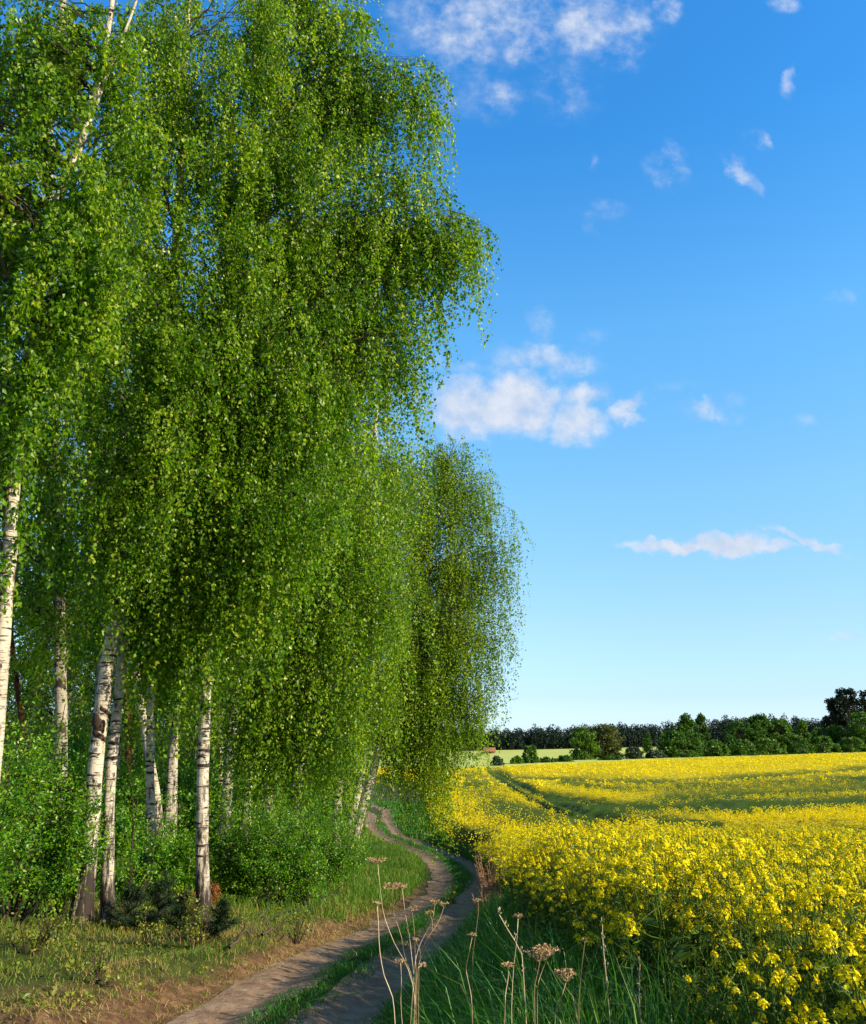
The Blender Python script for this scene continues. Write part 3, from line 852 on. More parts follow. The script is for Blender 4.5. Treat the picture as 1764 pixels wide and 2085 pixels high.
for k, (px, Y, h, r, n) in enumerate([(150, 19, 2.2, 1.2, 6000), (260, 24, 2.2, 1.5, 6000), (400, 25, 2.4, 1.4, 6000), (40, 21, 2.8, 1.6, 7000), (490, 26, 2.6, 1.5, 6000), (540, 31, 2.8, 1.8, 6000), (350, 31, 2.4, 1.8, 6000), (200, 31, 2.6, 1.9, 6000), (60, 30, 2.8, 2.0, 6000), (440, 36, 3.0, 2.2, 6000), (620, 36, 2.8, 2.0, 6000), (-60, 25, 2.6, 1.6, 5000), (300, 40, 3.2, 2.6, 6000), (120, 42, 3.4, 2.8, 6000), (520, 44, 3.4, 2.8, 6000), (700, 42, 2.6, 1.8, 5000), (-40, 42, 3.4, 3.0, 6000), (180, 27, 3.6, 1.8, 8000), (330, 27, 3.4, 1.8, 8000), (90, 34, 4.6, 2.6, 9000), (240, 36, 4.8, 2.8, 9000), (400, 34, 4.6, 2.6, 9000), (500, 30, 3.6, 2.0, 8000), (580, 33, 3.6, 2.0, 8000), (660, 36, 3.2, 1.8, 7000), (20, 30, 4.2, 2.0, 8000), (340, 48, 6.0, 4.0, 9000), (180, 50, 6.0, 4.0, 9000), (480, 50, 6.0, 4.0, 9000), (620, 50, 5.0, 3.4, 8000)]):
    shrub('dark undergrowth bush between trunks inside the wood', px, 1700, h, r, n, 450 + k, .10, Y=Y, group=G4, hue=.35)

# saplings and small plants on the left verge
G5 = 'small yellow green saplings on the verge'
for k, (px, py, h, r, n, lb) in enumerate([
        (385, 1905, .46, .18, 420, 'yellow green sapling in front of the scarred birch'),
        (402, 1932, .38, .14, 260, 'small sapling below the scarred birch beside dark pine seedling'),
        (300, 1930, .34, .16, 260, 'low yellow sapling below the cream leaning birch'),
        (105, 1925, .36, .2, 300, 'yellowish sapling under the left shrubs'),
        (60, 1945, .4, .25, 220, 'tiny sapling on the grass at the lower left'),
        (602, 1926, .32, .16, 120, 'tiny yellow plant right of the fallen branch'),
        (205, 2010, .22, .14, 80, 'small green weed at the top of the brown bank')]):
    shrub(lb, px, py, h, r, n, 500 + k, .03, mat='yellow_leaf', stems=6, group=G5, name='sapling')

def pine_seedling(label, px, py, h, seed):
    rng = np.random.default_rng(seed)
    g = ground_at(px, py, 0, terrain)
    x, y = g[0], g[1]
    base = np.array((x, y, float(terrain(x, y))))
    root = empty('pine_seedling', base)
    sm_, lf = MB(), MB()
    t = np.linspace(0, 1, 6)[:, None]
    pl, rd, q, ax = [base + t * np.array((0, 0, h)) - np.array((0, 0, .04))], [np.linspace(.014, .004, 6)], [], []
    for k in range(34):
        u = rng.uniform(.08, .95)
        a = rng.uniform(0, 6.28)
        ln = h * .62 * (1.05 - u) * rng.uniform(.6, 1.1)
        s = base + np.array((0, 0, u * h))
        d = np.array((math.cos(a), math.sin(a), .35))
        pl.append(s + t * d * ln)
        rd.append(np.linspace(.006, .002, 6))
        n = int(60 + 240 * ln)
        w = rng.random((n, 1))
        q.append(s + w * d * ln)
        ax.append(d * .6 + rng.normal(size=(n, 3)) * .6)
    tubes(sm_, np.array(pl), np.array(rd), 4)
    q, ax = np.concatenate(q), np.concatenate(ax)
    leaves(lf, q, ax, .07 * rng.uniform(.7, 1.2, len(q)), .006, rng, 0, rng.random(len(q)))
    sm_.build('stem', M['twig'], root, base)
    lf.build('needles', M['needle'], root, base)
    tag(root, label, 'seedling', 'dark pine seedlings at the wood edge')
pine_seedling('dark pine seedling in front of the cream leaning birch', 265, 1900, .50, 601)
pine_seedling('taller dark pine seedling in the gap right of the leaning pair', 322, 1890, .62, 602)
pine_seedling('small dark pine seedling at the foot of the scarred birch', 445, 1915, .36, 603)
pine_seedling('dark pine seedling between the scarred birch and the gap', 372, 1905, .42, 604)

def rusty(label, px, py, h, seed):
    rng = np.random.default_rng(seed)
    g = ground_at(px, py, 0, terrain)
    x, y = g[0], g[1]
    base = np.array((x, y, float(terrain(x, y))))
    root = empty('dead_pine_twig', base)
    sm_, lf = MB(), MB()
    t = np.linspace(0, 1, 6)[:, None]
    d = np.array((.35, -.1, 1.0)) * h
    P = base + t * d + np.sin(t * 3) * np.array((.08, 0, 0)) * h
    tubes(sm_, P[None], np.linspace(.009, .003, 6)[None], 4)
    n = 220
    w = rng.uniform(.55, 1, n)
    q = base + w[:, None] * d + np.sin(w[:, None] * 3) * np.array((.08, 0, 0)) * h + rng.normal(size=(n, 3)) * .02
    leaves(lf, q, rng.normal(size=(n, 3)) + np.array((.5, 0, -.6)), .085, .008, rng, 0, rng.random(n))
    sm_.build('stem', M['twig'], root, base)
    lf.build('needles', M['rusty'], root, base)
    tag(root, label, 'dead twig', 'rusty dead twigs at the foot of the birches')
rusty('rusty dead pine twig at the foot of the cream leaning birch', 248, 1880, .22, 611)
rusty('rusty dead pine twig left of the scarred birch foot', 380, 1872, .26, 612)
rusty('upright rusty twig against the scarred birch trunk', 412, 1868, .36, 613)

# fallen branches on the brown bank
for k, (a, b, lb) in enumerate([((466, 1942), (522, 1924), 'fallen bare branch on the brown bank right of the scarred birch'),
                                ((528, 1936), (584, 1914), 'forked fallen branch on the bank next to a tiny yellow plant'),
                                ((648, 1842), (702, 1834), 'grey fallen stick on the grass right of the thicket')]):
    rng = np.random.default_rng(620 + k)
    A, B = ground_at(*a, 0, terrain), ground_at(*b, 0, terrain)
    t = np.linspace(0, 1, 12)[:, None]
    P = A * (1 - t) + B * t
    P[:, 1] += .12 * np.sin(t[:, 0] * 5 + k)
    P[:, 2] = terrain(P[:, 0], P[:, 1]) + .035 + .10 * np.sin(t[:, 0] * 3.1)
    mb = MB()
    tubes(mb, P[None], np.linspace(.016, .005, 12)[None], 6)
    for j in range(4):
        i = 2 + 2 * j
        e = P[i] + np.array((rng.normal() * .2, rng.normal() * .2, rng.uniform(.05, .22)))
        Q = P[i] * (1 - t[::2]) + e * t[::2] + np.sin(t[::2] * 3) * rng.normal(size=3) * .03
        tubes(mb, Q[None], np.linspace(.008, .002, 6)[None], 5)
    o = mb.build('fallen_branch', M['limb'], None, P[0], top=True)
    tag(o, lb, 'branch', 'fallen branches on the bank')

# ------------------------------------------------------------------ grass
def scatter(y0, y1, lo, hi, dens, rng, margin=None):
    """random points with lo(y) < x < hi(y)"""
    n = int(dens * (y1 - y0) * 14)
    y = rng.uniform(y0, y1, n)
    x = rng.uniform(-9, 5, n)
    if margin is None:
        k = (x > lo(y)) & (x < hi(y)) & (x > -.60 * y - 1.0)
    return x[k], y[k]
def scatter_w(y0, y1, lo, hi, dens, rng):
    y = rng.uniform(y0, y1, int(dens * (y1 - y0)))
    w = np.maximum(hi(y) - lo(y), 0)
    wmax = w.max() if len(w) else 0
    k = rng.random(len(y)) * wmax < w
    y = y[k]
    n = int(dens * (y1 - y0) * wmax) if False else None
    x = lo(y) + rng.random(len(y)) * (hi(y) - lo(y))
    return x, y
def fill(y0, y1, lo, hi, per_m2, rng):
    yy = np.linspace(y0, y1, 200)
    w = np.maximum(hi(yy) - lo(yy), 0)
    area = np.trapezoid(w, yy) if hasattr(np, 'trapezoid') else np.trapz(w, yy)
    c = np.cumsum(w); c = c / c[-1]
    y = np.interp(rng.random(int(area * per_m2)), c, yy)
    x = lo(y) + rng.random(len(y)) * np.maximum(hi(y) - lo(y), 0)
    return x, y
rng = np.random.default_rng(5)
def stand(mb, x, y, h, w, lean, tint, rng, clump=1.6, wind=(-.05, 0)):
    c = vnoise(x * clump, y * clump, 55)
    h = h * (.45 + .9 * c) * rng.uniform(.6, 1.2, len(x))
    p = np.stack((x, y, terrain(x, y) - .01), 1)
    t = np.clip(tint + (c - .5) * .35 + rng.normal(size=len(x)) * .16 + (rng.random(len(x)) < .04) * .6, 0, 1)
    blades(mb, p, h, w, rng, lean, 0, t, wind)
mb = MB()                          # tall grass between the right rut and the rape
x, y = fill(.9, 6.0, lambda y: xR(y) + .30, lambda y: xF(y) + .45, 2300, rng)
edge = sstep(.3, 1.35, x - xR(y))
stand(mb, x, y, (.09 + .42 * edge) * rng.uniform(.6, 1.25, len(x)), .0062, .34, .47, rng)
x, y = fill(6.0, 13, lambda y: xR(y) + .22, lambda y: xF(y) + .4, 1200, rng)
edge = sstep(.1, 1.0, x - xR(y))
stand(mb, x, y, .10 + .36 * edge, .010, .32, .45, rng)
x, y = fill(13, 30, lambda y: xR(y) + .25, lambda y: xF(y) + .3, 330, rng)
stand(mb, x, y, .10 + .25 * sstep(.1, 1.2, x - xR(y)), .016, .32, .40, rng)
x, y = fill(30, 60, lambda y: xR(y) + .25, lambda y: xF(y) + .3, 110, rng)
stand(mb, x, y, .25, .03, .32, .40, rng)
tag(mb.build('verge_grass', M['grass']), 'tall lush green grass between the track and the rapeseed field', 'grass', kind='stuff')
mb = MB()                          # strip between the ruts
mid_lo, mid_hi = (lambda y: xL(y) + .18), (lambda y: xR(y) - .18)
x, y = fill(2.0, 14, mid_lo, mid_hi, 1500, rng)
stand(mb, x, y, .085, .007, .5, .35, rng)
x, y = fill(14, 45, mid_lo, mid_hi, 450, rng)
stand(mb, x, y, .10, .012, .5, .40, rng)
tag(mb.build('track_grass', M['grass']), 'low green grass strip growing between the two wheel ruts', 'grass', kind='stuff')
mb = MB()                          # left verge and wood edge
lo2 = lambda y: -.62 * y - 1.5
hi2 = lambda y: xL(y) - .48 - .30 * vnoise(y * 1.3, y * 0, 61)
x, y = fill(3.5, 12, lo2, hi2, 520, rng)
k = rng.random(len(x)) < np.clip((xL(y) - x - .5) / (.3 + 2.2 * (1 - sstep(5.2, 8, y))), .12, 1)
x, y = x[k], y[k]
dry = vnoise(x * 1.1, y * 1.1, 71)
stand(mb, x, y, .06 + .10 * vnoise(x * .7, y * .7, 72), .006, .55, .34 + .42 * dry * (1 - sstep(10, 16, y)), rng)
hi3 = lambda y: xL(y) - .42 - .15 * vnoise(y * 1.3, y * 0, 61)
x, y = fill(12, 34, lambda y: np.maximum(lo2(y), -11.0), hi3, 420, rng)
stand(mb, x, y,   .16 + .14 * vnoise(x * .7, y * .7, 72), .011, .4, .28 + .2 * (1 - sstep(12, 18, y)), rng)
x, y = fill(34, 70, lambda y: xL(y) - 9, lambda y: xL(y) - .3, 60, rng)
stand(mb, x, y, .25, .03, .4, .4, rng)
x, y = fill(3.0, 15, lambda y: xL(y) - 1.3, lambda y: xL(y) - .26, 900, rng)
stand(mb, x, y, .055, .006, 1.0, .86, rng)
x, y = fill(3.2, 12, lo2, hi2, 7, rng)            # low broad leaved weeds between the grass
k = vnoise(x * .8, y * .8, 75) > .40
x, y = x[k], y[k]
q = np.repeat(np.stack((x, y, terrain(x, y) + .02), 1), 16, 0)
q = q + rng.normal(size=q.shape) * np.array((.05, .05, .02)) + np.array((0, 0, .05)) * rng.random((len(q), 1))
leaves(mb, q, rng.normal(size=q.shape) * np.array((1, 1, .4)) + np.array((0, 0, .45)), .045 * rng.uniform(.5, 1.3, len(q)), .024, rng, 1, np.clip(np.repeat(rng.normal(.5, .2, len(x)), 16) + rng.normal(size=len(q)) * .1, 0, 1))
tag(mb.build('meadow_grass', [M['meadow'], M['yellow_leaf']]), 'short patchy green and straw coloured grass on the left verge', 'grass', kind='stuff')

# ------------------------------------------------------------------ rapeseed field
def seg_d(px, py, pts):
    best = np.full(np.shape(px), 1e9)
    for (x0, y0), (x1, y1) in zip(pts[:-1], pts[1:]):
        dx, dy = x1 - x0, y1 - y0
        t = np.clip(((px - x0) * dx + (py - y0) * dy) / (dx * dx + dy * dy), 0, 1)
        best = np.minimum(best, np.hypot(px - x0 - t * dx, py - y0 - t * dy))
    return best
DARK = [([(1050, 1577), (1306, 1585), (1496, 1577), (1800, 1557)], 4.5, .75), ([(1110, 1612), (1258, 1626), (1353, 1615), (1543, 1605), (1800, 1594)], 7, .9),
        ([(1340, 1672), (1496, 1669), (1800, 1682)], 6, .7), ([(997, 1566), (1059, 1604), (1140, 1642), (1225, 1660)], 6, 1.0),
        ([(1011, 1566), (1083, 1600), (1192, 1645), (1280, 1662)], 6, .95), ([(1290, 1836), (1420, 1856), (1600, 1852), (1800, 1870)], 13, .8), ([(1200, 1630), (1500, 1640), (1800, 1624)], 9, .45)]
GREEN = [([(1250, 1600), (1500, 1592), (1800, 1580)], 9, .62), ([(1230, 1640), (1450, 1632), (1800, 1622)], 15, .78), ([(1450, 1690), (1800, 1698)], 13, .66),
         ([(960, 1605), (1060, 1645), (1200, 1675)], 30, .66), ([(1120, 1620), (1250, 1652)], 15, .8), ([(930, 1680), (1010, 1690)], 14, .5), ([(1140, 1590), (1260, 1600)], 6, .55), ([(1300, 1660), (1460, 1668)], 12, .6)]
def field_masks(x, y):
    px, py = project(x, y, base0(x, y) + 1.0)
    n = vnoise(x * .35, y * .12, 81) - .5
    jit = (vnoise(x * .5, y * .2, 82) - .5) * 9 * np.clip((py - 1540) / 120, .2, 1.2)
    low = np.zeros(np.shape(px)); gr = np.zeros(np.shape(px))
    for pts, hw, s in DARK:
        low = np.maximum(low, s * np.exp(-(seg_d(px, py + jit, pts) / hw) ** 2))
    for pts, hw, s in GREEN:
        gr = np.maximum(gr, s * np.exp(-(seg_d(px, py + jit, pts) / hw) ** 2))
    bloom = np.clip(1.0 - gr - .85 * low + n * .35 * (1 - sstep(1690, 1740, py)), .04, 1)
    return bloom, low
def rape_h(x, y):
    b, low = field_masks(x, y)
    return (1.0 - .42 * low * (1 - sstep(1700, 1800, project(x, y, base0(x, y) + 1)[1]) * .3)) * (.93 + .14 * vnoise(x * .8, y * .8, 83)), b, low
BACKX = [-60, 4.6, 30, 73, 120, 260]
BACKY = [100, 109, 130, 150, 168, 210]
def rape_plant(rng, n_rac, n_flo, fs, n_leaf, stem_sides):
    """one plant 1 m tall at the origin: lists of (verts, faces, mat, tint)"""
    mb = MB()
    t = np.linspace(0, 1, 4)[:, None]
    ends, pl, rd = [], [], []
    lean = rng.normal(size=2) * .05
    top = np.array((lean[0], lean[1], rng.uniform(.93, 1.02)))
    pl.append(t * top); rd.append(np.linspace(.0042, .0022, 4)); ends.append(top)
    for k in range(n_rac - 1):
        u = rng.uniform(.45, .85)
        s = u * top
        a = rng.uniform(0, 6.28)
        e = np.array((s[0] + math.cos(a) * rng.uniform(.04, .19), s[1] + math.sin(a) * rng.uniform(.04, .19), rng.uniform(.74, 1.0)))
        c = (s + e) / 2 + np.array((math.cos(a), math.sin(a), -.3)) * .04
        pl.append((1 - t) ** 2 * s + 2 * t * (1 - t) * c + t ** 2 * e); rd.append(np.linspace(.0022, .0013, 4)); ends.append(e)
    if stem_sides:
        tubes(mb, np.array(pl), np.array(rd), stem_sides, 0, .55)
    for e in ends:
        rr, hh = rng.uniform(.014, .027), rng.uniform(.03, .075)
        u = rng.uniform(0, 1, n_flo)
        a = rng.uniform(0, 6.28, n_flo)
        dirv = np.stack((np.cos(a) * np.sqrt(u), np.sin(a) * np.sqrt(u), 1.05 - u), 1)
        c = e + dirv * np.array((rr, rr, hh * .55)) + np.array((0, 0, -hh * .35))
        nrm = norm(dirv + rng.normal(size=dirv.shape) * .35)
        s1 = norm(np.cross(nrm, rng.normal(size=nrm.shape)))
        s2 = np.cross(nrm, s1)
        L1 = fs * rng.uniform(.8, 1.2, (n_flo, 1))
        tin = np.clip(.6 + rng.normal(size=n_flo) * .22, 0, 1)
        for A, B in ((s1, s2), (s2, s1)):
            v = np.stack((c - A * L1 * .5 - nrm * L1 * .1, c - B * L1 * .40, c + A * L1 * .5 - nrm * L1 * .1, c + B * L1 * .40), 1)
            mb.add(v.reshape(-1, 3), np.arange(n_flo * 4).reshape(-1, 4), 1, np.repeat(tin, 4))
            break
        if n_flo >= 8:             # buds and young pods
            q = e + rng.normal(size=(5, 3)) * np.array((.008, .008, .012)) + np.array((0, 0, hh * .28))
            leaves(mb, q, rng.normal(size=(5, 3)) + np.array((0, 0, 1.2)), .014, .007, rng, 0, .95)
            q = e + np.stack((np.zeros(6), np.zeros(6), -hh * .4 - rng.random(6) * .12), 1)
            leaves(mb, q, rng.normal(size=(6, 3)) * np.array((1, 1, .3)) + np.array((0, 0, .5)), .045, .004, rng, 0, .8)
    if n_leaf:
        u = rng.uniform(.12, .80, n_leaf)
        q = u[:, None] * top
        a = rng.uniform(0, 6.28, n_leaf)
        ax = np.stack((np.cos(a), np.sin(a), rng.uniform(-.2, .7, n_leaf)), 1)
        ln = .05 + .14 * (1 - u)
        leaves(mb, q, ax, ln, ln * .32, rng, 0, np.clip(.45 + rng.normal(size=n_leaf) * .2, 0, 1))
    return mb
def stamp(dst, src, P, h, rng, yellow=None):
    """copies of plant src at points P scaled to h; yellow False drops the petals"""
    n = len(P)
    if n == 0: return
    a = rng.uniform(0, 6.28, n)
    ca, sa = np.cos(a), np.sin(a)
    V = np.concatenate(src.v); T = np.concatenate(src.t)
    w = h * rng.uniform(.9, 1.25, n)
    v = np.empty((n, len(V), 3))
    v[..., 0] = (V[None, :, 0] * ca[:, None] - V[None, :, 1] * sa[:, None]) * w[:, None] + P[:, None, 0]
    v[..., 1] = (V[None, :, 0] * sa[:, None] + V[None, :, 1] * ca[:, None]) * w[:, None] + P[:, None, 1]
    v[..., 2] = V[None, :, 2] * h[:, None] + P[:, None, 2]
    dt = np.clip(T[None] + rng.normal(size=(n, 1)) * .10, 0, 1)
    first = True
    offs = dst.n
    dst.v.append(v.reshape(-1, 3)); dst.t.append(dt.ravel()); dst.n += n * len(V)
    for f, mat, smo in src.f:
        if yellow is False and mat == 1: continue
        dst.f.append(((f[None] + (np.arange(n) * len(V))[:, None, None] + offs).reshape(-1, f.shape[1]), mat, smo))
rng = np.random.default_rng(9)
field = MB()
def rape_zone(y0, y1, per_m2, variants, right, edge_boost=0):
    lo = lambda y: xF(y) + .26 * (1 - sstep(4, 11, y))
    hi = lambda y: right(y)
    x, y = fill(y0, y1, lo, hi, per_m2, rng)
    yb = np.interp(x, BACKX, BACKY)
    k = y < yb
    x, y = x[k], y[k]
    h, b, low = rape_h(x, y)
    e = sstep(0, .5, x - xF(y))
    h = h * (.82 + .18 * e) * rng.uniform(.84, 1.08, len(x))
    P = np.stack((x, y, terrain(x, y)), 1)
    fl = rng.random(len(x)) < b ** 1.8
    vi = rng.integers(0, len(variants), len(x))
    for i, s in enumerate(variants):
        m_ = (vi == i) & fl
        stamp(field, s, P[m_], h[m_], rng)
        m_ = (vi == i) & ~fl
        stamp(field, s, P[m_], h[m_] * .93, rng, False)
near = [rape_plant(rng, 11, 42, .0114, 16, 3) for _ in range(6)]
midp = [rape_plant(rng, 9, 15, .0165, 9, 0) for _ in range(6)]
farp = [rape_plant(rng, 7, 5, .040, 7, 0) for _ in range(5)]
vfar = [rape_plant(rng, 4, 2, .13, 3, 0) for _ in range(5)]
rape_zone(.6, 10, 50, near, lambda y: .60 * y + 3.0)
rape_zone(10, 26, 32, midp, lambda y: .57 * y + 3.0)
rape_zone(26, 62, 15, farp, lambda y: .56 * y + 4)
rape_zone(62, 175, 3.0, vfar, lambda y: .56 * y + 6)
# leaf canopy under the flowers
def canopy(y0, y1, sy, sx_, right, frac):
    ys = np.arange(y0, y1, sy)
    K = int((right(y1) - xF(y1)) / sx_)
    s = np.linspace(0, 1, max(K, 30))
    xx = xF(ys)[:, None] + .25 + s[None] * (right(ys) - xF(ys) - .25)[:, None]
    yy = np.broadcast_to(ys[:, None], xx.shape)
    h, b, low = rape_h(xx, yy)
    inside = yy < np.interp(xx, BACKX, BACKY)
    zz = terrain(xx, yy) + h * (.70 + .16 * sstep(20, 90, yy)) * sstep(0, .03, s)[None] + (vnoise(xx * 5, yy * 5, 91) - .5) * .14
    i2 = np.arange(xx.size).reshape(xx.shape)
    f = np.stack((i2[:-1, :-1], i2[:-1, 1:], i2[1:, 1:], i2[1:, :-1]), -1)
    ok = inside[:-1, :-1] & inside[1:, 1:]
    field.add(np.stack((xx, yy, zz), -1).reshape(-1, 3), f[ok], 2, b.ravel(), True)
canopy(13, 62.4, .22, .22, lambda y: .57 * y + 6, .72)
canopy(62, 176, .5, .6, lambda y: .57 * y + 6, .86)
m, nt_, out = new_mat('rape_canopy')
n_a = noise(nt_, 9, 6, .75)
mixn = nt_.nodes.new('ShaderNodeMath'); mixn.operation = 'MULTIPLY'
nt_.links.new(attr(nt_), mixn.inputs[0]); nt_.links.new(n_a, mixn.inputs[1])
cc = ramp(nt_, mixn.outputs[0], [(.12, (.05, .095, .008)), (.30, (.17, .18, .010)), (.46, (.48, .39, .008)), (.62, (.74, .56, .008))])
p = nt_.nodes.new('ShaderNodeBsdfPrincipled')
p.inputs['Roughness'].default_value = .9
p.inputs['Specular IOR Level'].default_value = .1
nt_.links.new(cc, p.inputs['Base Color'])
b_ = nt_.nodes.new('ShaderNodeBump')
b_.inputs['Strength'].default_value = 1
b_.inputs['Distance'].default_value = .15
nt_.links.new(n_a, b_.inputs['Height'])
nt_.links.new(b_.outputs[0], p.inputs['Normal'])
nt_.links.new(p.outputs[0], out.inputs[0])
M['canopy'] = m
tag(field.build('rapeseed_field', [M['rape_green'], M['rape_yellow'], M['canopy']]), 'flowering yellow rapeseed field stretching to the far hedge', 'crop field', kind='stuff')
print('FIELD verts', field.n)

# ------------------------------------------------------------------ dry stalks in the foreground verge
def umbel(mb, c, rad, rng, n=26, up=.6, mat=0):
    """flat dried umbel: rays from c to a shallow plate with ragged bracts"""
    a = rng.uniform(0, 6.28, n)
    r = rad * np.sqrt(rng.random(n))
    e = c + np.stack((np.cos(a) * r, np.sin(a) * r, rad * up * (1 - .25 * (r / rad) ** 2) + rng.normal(size=n) * rad * .08), 1)
    t = np.linspace(0, 1, 4)[None, :, None]
    bend = np.array((0, 0, -.22 * rad)) * np.sin(t * math.pi)
    P = c * (1 - t) + e[:, None] * t + bend
    tubes(mb, P, np.full((n, 4), .0007), 3, mat, .55)
    k = 9
    q = np.repeat(e, k, 0) + rng.normal(size=(n * k, 3)) * np.array((.18, .18, .06)) * rad
    leaves(mb, q, rng.normal(size=q.shape) * np.array((1, 1, .5)), .008, .0035, rng, mat, rng.random(n * k))
def carrot(label, Y, stems, base_px, seed, r=.00125):
    """stems: list of (points from head down in picture units, head radius m, up)"""
    rng = np.random.default_rng(seed)
    b = at_y(base_px, 2000, Y)
    base = np.array((b[0], Y, float(terrain(b[0], Y))))
    root = empty('dry_umbel_plant', base)
    for pts, hr, up, tone in stems:
        W = np.array([at_y(x, y, Y + rng.normal() * .03) for x, y in pts] + [base + np.array((rng.normal() * .02, rng.normal() * .02, 0))])
        P = resample(W, 28)
        sm_ = MB()
        tubes(sm_, P[None], (r * np.linspace(.75, 1.15, 28))[None], 6, 0, tone)
        s_o = sm_.build('stalk', M['dry'], root, base)
        hd = MB()
        umbel(hd, P[0], hr * .78, rng, max(9, int(17 * hr / .03)), up)
        hd.build('umbel', M['dry_head'], s_o, base)
    tag(root, label, 'dry plant', 'dried umbel stalks in the verge grass')
def c2(x, y): return ((500 + .4252 * x) * .882, (1600 + .4252 * y) * .882)
def c6(x, y): return ((850 + .3685 * x) * .882, (1950 + .3685 * y) * .882)
C = lambda f, *p: [f(a, b) for a, b in p]
carrot('tallest dried umbel with a bleached stalk curving across the track, flat brown head', 3.1, [
    (C(c2, (875, 918), (885, 1030), (905, 1200), (960, 1350), (1040, 1490), (1080, 1640)), .036, .25, .95)], 835, 701)
carrot('clump of dried umbels with several heads, broad ragged one on top', 3.2, [
    (C(c2, (958, 1058), (955, 1120), (962, 1200), (1005, 1320), (1020, 1430), (1070, 1560)), .042, .30, .55),
    (C(c2, (1008, 1052), (1016, 1130), (1025, 1200), (1050, 1330), (1062, 1450), (1080, 1600)), .028, .2, .85),
    (C(c2, (1185, 1150), (1178, 1230), (1100, 1370), (1075, 1480)), .018, .9, .75),
    (C(c2, (1062, 1180), (1075, 1290), (1078, 1400), (1085, 1520)), .016, .6, .5),
    (C(c2, (1160, 1200), (1178, 1250), (1165, 1330), (1110, 1430), (1085, 1540)), .018, .5, .25),
    (C(c2, (1236, 1160), (1210, 1240), (1140, 1340), (1100, 1430)), .018, .8, .3),
    (C(c2, (1080, 1345), (1110, 1400), (1092, 1500)), .010, .6, .2)], 840, 702)
carrot('single thin dried stalk with a tiny head, left of the clump', 3.0, [
    (C(c2, (872, 1152), (880, 1250), (882, 1370), (905, 1530), (960, 1650)), .014, .6, .95)], 840, 703, .0019)
carrot('short broken dry stalk with a curled head at the bottom of the clump', 2.9, [
    (C(c2, (1000, 1462), (1005, 1560), (1000, 1680)), .016, .3, .8), (C(c2, (1120, 1478), (1080, 1500), (1085, 1600)), .012, .3, .7)], 828, 704)
carrot('upright bleached stalk with a small cupped seed head amid the verge grass', 2.9, [
    (C(c2, (1638, 1222), (1634, 1320), (1612, 1500), (1602, 1700)), .019, .7, 1.0)], 1040, 705)
carrot('two broad brown umbels side by side above the verge grass', 2.5, [
    (C(c6, (1078, 725), (1075, 760), (1040, 880)), .042, .75, .4), (C(c6, (1135, 690), (1100, 760), (1060, 880)), .036, .6, .4)], 1085, 706)
carrot('cup shaped brown umbel nearest to the yellow flowers', 2.4, [
    (C(c6, (1243, 858), (1215, 950), (1170, 1060)), .034, .9, .45)], 1120, 707)
carrot('small flat umbel left of the two broad brown ones', 2.7, [
    (C(c6, (878, 765), (880, 830), (860, 940)), .022, .4, .5)], 1025, 708, .0018)
carrot('leaning dry stalk with a small reddish head in front of the right rut', 3.3, [
    (C(c6, (655, 570), (632, 680), (612, 780), (650, 960)), .016, .4, .8)], 965, 709)
carrot('dry stalk with spidery head standing against the right rut bend', 4.4, [
    (C(c6, (690, 360), (694, 410), (680, 520), (655, 700)), .026, .6, .5)], 950, 710)
carrot('dark bare stalk close to the rapeseed edge', 2.5, [
    (C(c6, (1360, 600), (1340, 760), (1325, 900), (1318, 1050)), .004, .5, .1)], 1178, 711)
# seeding grass spikes
for k, (pp, lb) in enumerate([(((1468, 500), (1472, 640), (1490, 800)), 'pale grass spike before the yellow flowers'), (((1704, 750), (1700, 860), (1700, 1000)), 'short grass spike nearest the lower rapeseed plants'), (((822, 440), (890, 560), (965, 670)), 'leaning straw stem left of the upright bleached stalk')]):
    rng = np.random.default_rng(720 + k)
    Y = 3.0
    W = np.array([at_y(*c6(*q), Y) for q in pp])
    g = np.array((W[-1, 0] + .03, Y, float(terrain(W[-1, 0], Y))))
    P = resample(np.vstack((W, g)), 20)
    root = empty('grass_spike', g)
    mb = MB(); tubes(mb, P[None], np.full((1, 20), .0016), 4, 0, .75); mb.build('stem', M['dry'], root, g)
    mb = MB(); q = P[rng.integers(0, 5, 60)] + rng.normal(size=(60, 3)) * .003 + np.array((0, 0, .02)) * rng.random((60, 1))
    leaves(mb, q, rng.normal(size=(60, 3)) * .4 + np.array((0, 0, 1)), .009, .0026, rng, 0, .9); mb.build('spike', M['dry'], root, g)
    tag(root, lb, 'grass stem', 'seeding grass stems in the verge')

